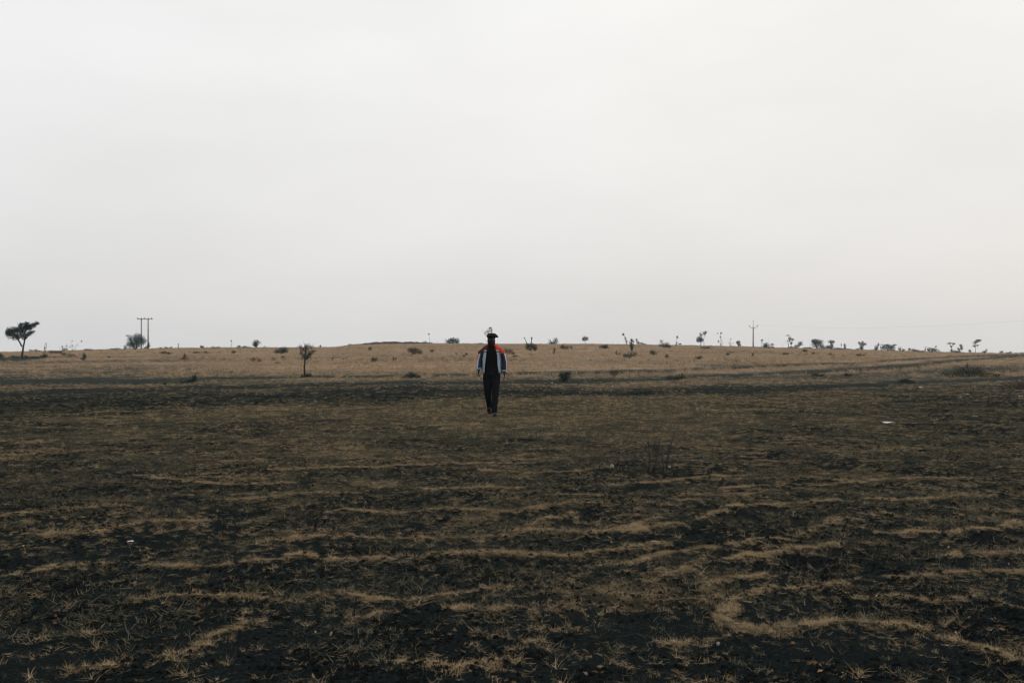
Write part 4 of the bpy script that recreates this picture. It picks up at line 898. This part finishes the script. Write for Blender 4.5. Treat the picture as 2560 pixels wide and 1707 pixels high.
add_tube_rings([((0, 0, 1.03), .155, .115), ((0, 0, .97), .172, .125), ((0, 0, .91), .183, .130), ((0, 0, .85), .182, .125), ((0, 0, .81), .168, .11)], 1)
add_tube_rings(leg_rings(HIP_L, KNEE_L, ANK_L, -1, False), 2); add_tube_rings(leg_rings(HIP_R, KNEE_R, ANK_R, 1, True), 3)
mb.build('trousers', M['trouser'], person, True)
# black shirt, hanging loose
loft('shirt', [((0, 0, .93), .170, .125), ((0, 0, 1.0), .165, .120), ((0, 0, 1.12), .152, .112), ((0, 0, 1.27), .155, .112), ((0, 0, 1.38), .150, .105), ((0, 0, 1.44), .105, .085), ((-.003, 0, 1.50), .070, .072)], [M['black_cloth']], seed=4)
# jacket: open front, coloured panels
JR = [((0, .01, .92), .212, .150), ((0, .01, .965), .210, .152), ((0, .01, 1.02), .208, .152), ((0, .008, 1.10), .203, .148), ((0, .005, 1.20), .203, .142),
      ((0, .005, 1.30), .203, .136), ((0, .005, 1.365), .205, .130), ((0, .005, 1.385), .205, .127), ((0, .005, 1.41), .200, .122), ((0, .005, 1.455), .190, .112), ((0, .005, 1.49), .152, .100), ((0, .003, 1.52), .098, .086)]
opn = [47, 46, 44, 41, 38, 34, 31, 30, 28, 27, 28, 30]    # half opening of the front, degrees
rings = [(c, rx, ry, (-90+o_, 270-o_)) for (c, rx, ry), o_ in zip(JR, opn)]
def jpick(q, k):
    u = k/32; right = u < .5                      # k runs from the wearer's left front edge (picture right) round the back
    f = min(u, 1-u)                               # 0 at the zip
    if q >= 8: return 0 if right else 1           # yoke: red, shade painted in as darker red on picture left
    if q == 7: return 2
    if q == 6: return 4
    if f < .035: return 2
    if f < .17: return 3 if right else (2 if f < .10 else 3)
    return 4
loft('jacket', rings, [M['red'], M['maroon_and_shade'], M['white_cloth'], M['pale_cloth'], M['navy']], jpick, n=32, closed=False, thick=.008, seed=5, wob=.005)
loft('collar', [((-.002, 0, 1.475), .108, .092), ((-.003, -.002, 1.51), .090, .082), ((-.004, -.004, 1.55), .080, .080), ((-.004, -.004, 1.56), .076, .076)], [M['maroon_and_shade'], M['black_cloth']], lambda q, k: 1 if 17 <= k <= 24 else 0, seed=6)
for S, E, W_, sx in ((SH_L, EL_L, WR_L, -1), (SH_R, EL_R, WR_R, 1)):
    rg = []; ts = [0, .08, .18, .30, .42, .5, .6, .72, .84, .90, .92, .96, 1.0]
    for t in ts:
        p = S.lerp(E, t*2) if t < .5 else E.lerp(W_, (t-.5)*2)
        if t == 0: p = S+Vector((-sx*.055, 0, .02))
        r = float(np.interp(t, [0, .08, .2, .5, .8, .9, 1], [.060, .076, .073, .064, .058, .054, .042]))
        rg.append((tuple(p), r, r*1.12))
    def spick(q, k, sx=sx):
        th = (k+.5)/24*360
        dev = (th-180) if sx < 0 else ((th+180) % 360-180)      # angle from straight outwards
        dev = dev if sx < 0 else -dev                            # positive turns to the camera
        if q <= 0: return 1 if sx < 0 else 0  # top of the picture left sleeve gets the painted shade too
        if q >= 11: return 4
        if q >= 9: return 2
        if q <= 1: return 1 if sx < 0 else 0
        if sx < 0: return 0 if -70 < dev < 44 else (2 if 44 <= dev < 70 else 4)
        return 0 if -70 < dev < 24 and q > 4 else (2 if -40 < dev < 48 else 4)
    loft('sleeve', rg, [M['red'], M['maroon_and_shade'], M['white_cloth'], M['pale_cloth'], M['navy']], spick, n=24, seed=7+sx, wob=.006)
# beret: flat soft cap that hangs over to the right of the picture
br_ = [((-.006, .0, 1.665), .086, .100), ((-.005, .0, 1.685), .090, .104), ((.004, -.002, 1.690), .108, .115), ((.016, -.004, 1.700), .124, .125), ((.018, -.004, 1.722), .124, .125), ((.010, 0, 1.750), .106, .112), ((.004, 0, 1.772), .074, .082), ((.002, 0, 1.780), .02, .022)]
V = []
bo = loft('beret', br_, [M['hair']], caps=(False, True), n=28, seed=12, wob=.003)
for v_ in bo.data.vertices:                         # droop on the overhanging side
    if v_.co.x > .07: v_.co.z -= (v_.co.x-.07)*.22
# beard and hair: a dark shell round jaw and nape
loft('beard', [((-.006, -.010, 1.49), .060, .066), ((-.006, -.014, 1.53), .074, .084), ((-.006, -.012, 1.575), .082, .095), ((-.006, -.008, 1.604), .086, .098)], [M['hair']], n=24, caps=(True, False), seed=14, wob=.003)
for s_ in (-1, 1):
    bm = bmesh.new(); bmesh.ops.create_uvsphere(bm, u_segments=8, v_segments=6, radius=.011); me = bpy.data.meshes.new('eye'); bm.to_mesh(me); bm.free(); me.materials.append(M['eye'])
    o = bpy.data.objects.new('eye', me); col.objects.link(o); o.parent = person; o.location = (-.006+s_*.031, -.086, 1.640)
# shoes
for A_, sx, rx in ((ANK_L, -1, R(-28)), (ANK_R, 1, R(6))):
    mb = MB(); n_ = 14; prof = [(.075, .030, .052, .0), (.055, .038, .075, .0), (.0, .040, .085, .0), (-.06, .042, .062, .0), (-.12, .047, .050, .0), (-.17, .042, .040, 0), (-.195, .022, .028, 0)]
    V = []
    for (y_, hw, ht, b_) in prof:
        for k in range(n_):
            th = 2*math.pi*k/n_; V.append((hw*math.cos(th), y_, max(0, ht*(.5+.5*math.sin(th)))+.018))
    Fc = [(q*n_+k, q*n_+(k+1) % n_, (q+1)*n_+(k+1) % n_, (q+1)*n_+k) for q in range(len(prof)-1) for k in range(n_)]+[tuple(range(n_)), tuple((len(prof)-1)*n_+k for k in range(n_))]
    mb.add(V, Fc); so = mb.build('shoe', M['shoe'], person, True)
    so.location = (A_.x, A_.y+.01, A_.z-.088 if sx > 0 else A_.z-.11); so.rotation_euler = (rx if sx < 0 else 0, 0, R(6*sx))
    mb = MB(); V = [];  out_ = [(.034, .075), (.040, .02), (.042, -.06), (.048, -.12), (.042, -.175), (.020, -.20), (-.020, -.20), (-.042, -.175), (-.048, -.12), (-.042, -.06), (-.040, .02), (-.034, .075)]
    for z_ in (0, .022): V += [(a, b_, z_) for a, b_ in out_]
    m_ = len(out_); Fc = [tuple(range(m_))[::-1], tuple(range(m_, 2*m_))]+[(k, (k+1) % m_, m_+(k+1) % m_, m_+k) for k in range(m_)]
    mb.add(V, Fc); mb.build('sole', M['sole'], so)

# ------------------------------------------------------------------ dry grass, clods and litter (nobody could count them)
rng = np.random.default_rng(5)
lib = bpy.data.collections.new('tuft_library')          # prototypes only, not linked to the scene
def tuft_mesh(name, n, rad, L, lean, wdt, curl, mat, seed):
    """n tapering blades that leave the ground around one root"""
    r_ = np.random.default_rng(seed); segn = 3
    V = []; Fq = []; T = []
    off = 0
    for k in range(n):
        rr = rad*math.sqrt(r_.random()); ph = r_.random()*2*math.pi
        p = np.array([rr*math.cos(ph), rr*math.sin(ph), -.004])
        az = r_.random()*2*math.pi; ln = R(r_.uniform(*lean)); le = r_.uniform(*L); wb = wdt*r_.uniform(.6, 1.25)
        side = np.array([-math.sin(az), math.cos(az), 0]); roll = r_.uniform(-.9, .9)
        dirn = np.array([math.cos(az), math.sin(az), 0])
        cur = r_.uniform(*curl); tw = r_.normal()*.35
        for s_ in range(segn+1):
            wv = wb*(1-.85*(s_/segn)**1.3)
            up = np.array([0, 0, 1.])
            sv = side*math.cos(roll)+up*math.sin(roll)
            V.append(p-sv*wv*.5); V.append(p+sv*wv*.5)
            a = ln + cur*(s_/segn); az2 = az + tw*s_
            dirn = np.array([math.cos(az2), math.sin(az2), 0])
            p = p + (dirn*math.sin(a)+up*math.cos(a))*le/segn
            if p[2] < .002: p[2] = .002 + .004*r_.random()
        for s_ in range(segn):
            o_ = off+2*s_; Fq += [o_, o_+1, o_+3, o_+2]; T.append(4)
        off += 2*(segn+1)
    me = mesh_np(name, V, Fq, T, mat)
    o = bpy.data.objects.new(name, me); lib.objects.link(o); return o
PROTO = []
def proto(name, kw, mats, k):
    ids = []
    for q in range(k):
        PROTO.append(tuft_mesh('tuft_%03d' % len(PROTO), mat=M[mats], seed=100+len(PROTO), **kw)); ids.append(len(PROTO)-1)
    return ids
MAT_ = proto('a_mat', dict(n=20, rad=.06, L=(.03, .10), lean=(66, 92), wdt=.0025, curl=(-.3, .35)), 'straw', 5)
STUB = proto('b_stubble', dict(n=36, rad=.055, L=(.012, .042), lean=(8, 70), wdt=.0023, curl=(0, .9)), 'straw', 4)
CLUMP = proto('c_clump', dict(n=24, rad=.035, L=(.04, .14), lean=(25, 88), wdt=.0030, curl=(.1, 1.2)), 'straw', 4)
MIDT = proto('d_mid', dict(n=24, rad=.07, L=(.02, .08), lean=(20, 88), wdt=.006, curl=(0, .9)), 'straw', 4)
HILL = proto('e_hill', dict(n=26, rad=.22, L=(.12, .30), lean=(8, 60), wdt=.016, curl=(0, .8)), 'hill_straw', 4)
GREY = proto('f_grey', dict(n=22, rad=.10, L=(.05, .15), lean=(15, 75), wdt=.007, curl=(0, .8)), 'dark_grass', 3)
GMAT = proto('h_greymat', dict(n=22, rad=.08, L=(.02, .085), lean=(66, 92), wdt=.0026, curl=(-.3, .35)), 'grey_straw', 4)
GSTUB = proto('i_greystub', dict(n=28, rad=.07, L=(.012, .04), lean=(15, 80), wdt=.0025, curl=(0, .9)), 'grey_straw', 3)
SWARD = proto('g_sward', dict(n=44, rad=.06, L=(.015, .055), lean=(30, 88), wdt=.0022, curl=(0, .8)), 'straw', 4)
DULL = proto('l_dull', dict(n=24, rad=.09, L=(.02, .08), lean=(40, 90), wdt=.0045, curl=(-.2, .5)), 'dull_straw', 4)
RSTUB = proto('j_ridge_stubble', dict(n=36, rad=.055, L=(.012, .042), lean=(8, 70), wdt=.0023, curl=(0, .9)), 'straw_bright', 4)
RSWARD = proto('k_ridge_sward', dict(n=44, rad=.06, L=(.015, .055), lean=(30, 88), wdt=.0022, curl=(0, .8)), 'straw_bright', 4)

def sector(n, d0, d1, power=1.0, half=.66):
    """points in the wedge ahead, density ~ d^(power-1)... power 1: even per area"""
    u = rng.random(n)
    if power == 1.0: d = np.sqrt(d0*d0+u*(d1*d1-d0*d0))
    else: d = d0*(d1/d0)**u
    t = rng.uniform(-half, half, n)
    return d*t, d
PTS = []
def put(x, y, kinds, smin, smax, lift=0, tilt=.25):
    n = len(x)
    if not n: return
    rfv = ridge_field(x, y); z = height(x, y, rfv)
    P = np.stack([x, y, z+lift], 1)
    rot = np.stack([rng.normal(0, tilt, n), rng.normal(0, tilt, n), rng.uniform(0, 6.283, n)], 1)
    PTS.append((P, rot, rng.uniform(smin, smax, n), rng.choice(kinds, n)))
# sparse straw and tufts on the black soil near the camera
x, y = sector(400000, 3.3, 17, 1)
rv = ridge_field(x, y); c = cover(x, y)
fine = fbm(x*6, y*6, 2, 91)
keep = rng.random(len(x)) < np.clip((c*1.1)**1.5*np.clip((fine-.36)*4.2, 0, 1.6), 0, 1)*.58*(1-smooth(12.5, 17, y))
tan_ = fbm(x*1.3, y*1.3, 2, 92)+.25*(c-.3)+rng.normal(0, .09, len(x)) > .50
a = keep & tan_; put(x[a], y[a], MAT_+STUB*2+SWARD*2, .3, .75)
a = keep & ~tan_; put(x[a], y[a], GMAT*2+GSTUB, .4, .95)
# lone straws everywhere
x, y = sector(30000, 3.3, 15, 1)
keep = rng.random(len(x)) < np.clip(fbm(x*3, y*3, 2, 95)*2.2-.6, .04, 1)
put(x[keep], y[keep], MAT_*2+GMAT, .22, .7)
# tufts with longer curling blades, few
x, y = sector(3600, 3.3, 9, 1)
keep = rng.random(len(x)) < np.clip(fbm(x*2.2, y*2.2, 2, 97)*3-1.1, 0, 1)*.30
put(x[keep], y[keep], CLUMP, .35, .85)
# the furrow crests
xs, ys = [], []
for (a, b_, wd) in SEGS:
    L_ = math.hypot(b_[0]-a[0], b_[1]-a[1]); n = int(L_*760*wd)
    t = rng.random(n)
    xs.append(a[0]+(b_[0]-a[0])*t+rng.normal(0, .07*wd, n)*rng.choice([1, 1, 1, 1.9], n)); ys.append(a[1]+(b_[1]-a[1])*t+rng.normal(0, .07*wd, n)*rng.choice([1, 1, 1, 1.9], n))
x = np.concatenate(xs); y = np.concatenate(ys); rv = ridge_field(x, y)
gap = smooth(.30, .55, fbm(x*2.3, y*2.3, 3, 88))*smooth(.25, .6, fbm(x*9, y*9, 2, 87))
keep = rng.random(len(x)) < np.clip(rv*1.2-.02, 0, 1)*(.28+.6*gap)
put(x[keep], y[keep], RSTUB*2+RSWARD*2+STUB+SWARD+MAT_*2, .28, .70)
k2 = keep & (rng.random(len(x)) < .035)
put(x[k2], y[k2], CLUMP, .3, .7)
# the middle distance
x, y = sector(330000, 8.5, 52, 2)
c = cover(x, y); keep = rng.random(len(x)) < np.clip((c-.10)*1.25, 0, 1)*np.clip((fbm(x*4, y*4, 2, 94)-.28)*2.6, 0, 1)*np.interp(y, [8.5, 11, 14, 18, 24, 30], [.05, .20, .44, .68, .85, .95])
x, y = x[keep], y[keep]
s_ = np.interp(y, [9, 12, 50], [.45, .5, 1.3])
rfz = height(x, y, np.zeros_like(x))
n = len(x)
PTS.append((np.stack([x, y, rfz], 1), np.stack([rng.normal(0, .2, n), rng.normal(0, .2, n), rng.uniform(0, 6.283, n)], 1),
            s_*rng.uniform(.5, 1.1, n), np.where(rng.random(n) < np.interp(y, [12, 25, 50], [.22, .14, .10]), rng.choice(GREY, n), rng.choice(MIDT, n))))
x, y = sector(130000, 4.5, 34, 2)
keep = rng.random(len(x)) < np.clip((fbm(x*2, y*2, 3, 93)-.3)*2.4, .05, 1)*.62*np.interp(y, [4.5, 7, 13], [.08, .22, .9])
put(x[keep], y[keep], DULL, .5, 1.2)
x, y = sector(9000, 14, 60, 2)
keep = rng.random(len(x)) < .25+.6*smooth(.5, .65, fbm(x*.3, y*.3, 2, 99))
put(x[keep], y[keep], GREY, .5, 1.2)
# the far slope up to the crest
x, y = sector(42000, 46, 236, 2)
c = cover(x, y); keep = rng.random(len(x)) < np.clip(c*1.3-.3, 0, 1)*(.25+.75*fbm(x*.12, y*.12, 3, 101))
x, y = x[keep], y[keep]
put(x, y, HILL, .55, 1.3)
x, y = sector(3000, 60, 236, 2)
keep = rng.random(len(x)) < smooth(.5, .7, fbm(x*.06, y*.06, 2, 103))
put(x[keep], y[keep], GREY, 1.5, 3.2)

# stubble round the feet of the person
fx = np.concatenate([gx_+rng.normal(0, .16, 45) for gx_ in (gx+ANK_L.x, gx+ANK_R.x)]); fy = np.concatenate([gy_+rng.normal(-.05, .14, 45) for gy_ in (gy+ANK_L.y, gy+ANK_R.y)])
put(fx, fy, MIDT+DULL, .4, .8)

def scatter(name, pts, library, label):
    P = np.concatenate([p[0] for p in pts]); Ro = np.concatenate([p[1] for p in pts])
    S = np.concatenate([p[2] for p in pts]); K = np.concatenate([p[3] for p in pts])
    me = bpy.data.meshes.new(name); me.vertices.add(len(P)); me.vertices.foreach_set('co', P.astype(np.float32).ravel())
    a = me.attributes.new('turn', 'FLOAT_VECTOR', 'POINT'); a.data.foreach_set('vector', Ro.astype(np.float32).ravel())
    a = me.attributes.new('grow', 'FLOAT', 'POINT'); a.data.foreach_set('value', S.astype(np.float32))
    a = me.attributes.new('pick', 'INT', 'POINT'); a.data.foreach_set('value', K.astype(np.int32))
    o = bpy.data.objects.new(name, me); col.objects.link(o)
    g = bpy.data.node_groups.new(name + '_scatter', 'GeometryNodeTree')
    g.interface.new_socket('Geometry', in_out='INPUT', socket_type='NodeSocketGeometry')
    g.interface.new_socket('Geometry', in_out='OUTPUT', socket_type='NodeSocketGeometry')
    gi = g.nodes.new('NodeGroupInput'); go = g.nodes.new('NodeGroupOutput')
    ip = g.nodes.new('GeometryNodeInstanceOnPoints'); ci = g.nodes.new('GeometryNodeCollectionInfo')
    ci.inputs['Collection'].default_value = library
    ci.inputs['Separate Children'].default_value = True; ci.inputs['Reset Children'].default_value = True
    ip.inputs['Pick Instance'].default_value = True
    def attr(nm, ty):
        n_ = g.nodes.new('GeometryNodeInputNamedAttribute'); n_.data_type = ty; n_.inputs['Name'].default_value = nm
        return [s for s in n_.outputs if s.enabled and s.name == 'Attribute'][0]
    L2 = g.links
    L2.new(gi.outputs[0], ip.inputs['Points']); L2.new(ci.outputs[0], ip.inputs['Instance'])
    L2.new(attr('pick', 'INT'), ip.inputs['Instance Index'])
    L2.new(attr('turn', 'FLOAT_VECTOR'), ip.inputs['Rotation']); L2.new(attr('grow', 'FLOAT'), ip.inputs['Scale'])
    L2.new(ip.outputs[0], go.inputs[0])
    md = o.modifiers.new('scatter', 'NODES'); md.node_group = g
    tag(o, label, kind='stuff')
    return o, len(P)
go_, ng = scatter('dry_grass', PTS, lib, 'straw coloured dry grass and stubble growing over the dark field')
# soil clods
clib = bpy.data.collections.new('clod_library')
for q in range(4):
    bm = bmesh.new(); bmesh.ops.create_icosphere(bm, subdivisions=2, radius=1)
    r_ = np.random.default_rng(q)
    o3 = r_.random(3)*50
    for v_ in bm.verts:
        k = .65+.7*float(fbm(np.array([v_.co.x*1.3+o3[0]+v_.co.z]), np.array([v_.co.y*1.3+o3[1]-v_.co.z*.7]), 2, q)[0])
        v_.co = Vector((v_.co.x*k, v_.co.y*k*.85, v_.co.z*k*.6))
    me = bpy.data.meshes.new('clod_%d' % q); bm.to_mesh(me); bm.free(); me.materials.append(M['clod'])
    o = bpy.data.objects.new('clod_%d' % q, me); clib.objects.link(o)
x, y = sector(60000, 3.2, 14, 2)
keep = rng.random(len(x)) < np.clip(fbm(x*1.6, y*1.6, 3, 111)*3-1.05, 0, 1)
x, y = x[keep], y[keep]; n = len(x)
rfv = ridge_field(x, y); z = height(x, y, rfv)
sz = .004+.016*rng.random(n)**3
scatter('soil_clods', [(np.stack([x, y, z+sz*.15], 1), rng.uniform(0, 6.28, (n, 3))*np.array([.1, .1, 1]), sz, rng.integers(0, 4, n))], clib,
        'small dark clods of black soil lying between the furrows')
# dead leaves: thin curled flakes
x, y = sector(420, 3.4, 14, 1); n = len(x)
rfv = ridge_field(x, y); z = height(x, y, rfv)
mb = MB(); mb.leaves(np.stack([x, y, z+.008], 1), .034, rng, .5)
tag(mb.build('dead_leaves', random_mat('dead_leaf', [(.16, .075, .035), (.24, .13, .065), (.34, .25, .16)], island='leaf')),
    'scattered dead brown leaves lying on the soil', kind='stuff')

# ------------------------------------------------------------------ haze: one closed box of thin air
hm = bpy.data.materials.new('haze_air'); hm.use_nodes = True
hn = hm.node_tree; hn.nodes.clear()
ho = hn.nodes.new('ShaderNodeOutputMaterial'); pv = hn.nodes.new('ShaderNodeVolumePrincipled')
pv.inputs['Color'].default_value = (.80, .93, 1.0, 1); pv.inputs['Density'].default_value = HAZE; pv.inputs['Anisotropy'].default_value = 0.2
hn.links.new(pv.outputs[0], ho.inputs['Volume'])
mb = MB(); mb.box((0, 0, 4), (1840, 1840, 34)); hz = mb.build('haze', hm); tag(hz, 'thin pale haze hanging over the field', kind='stuff')
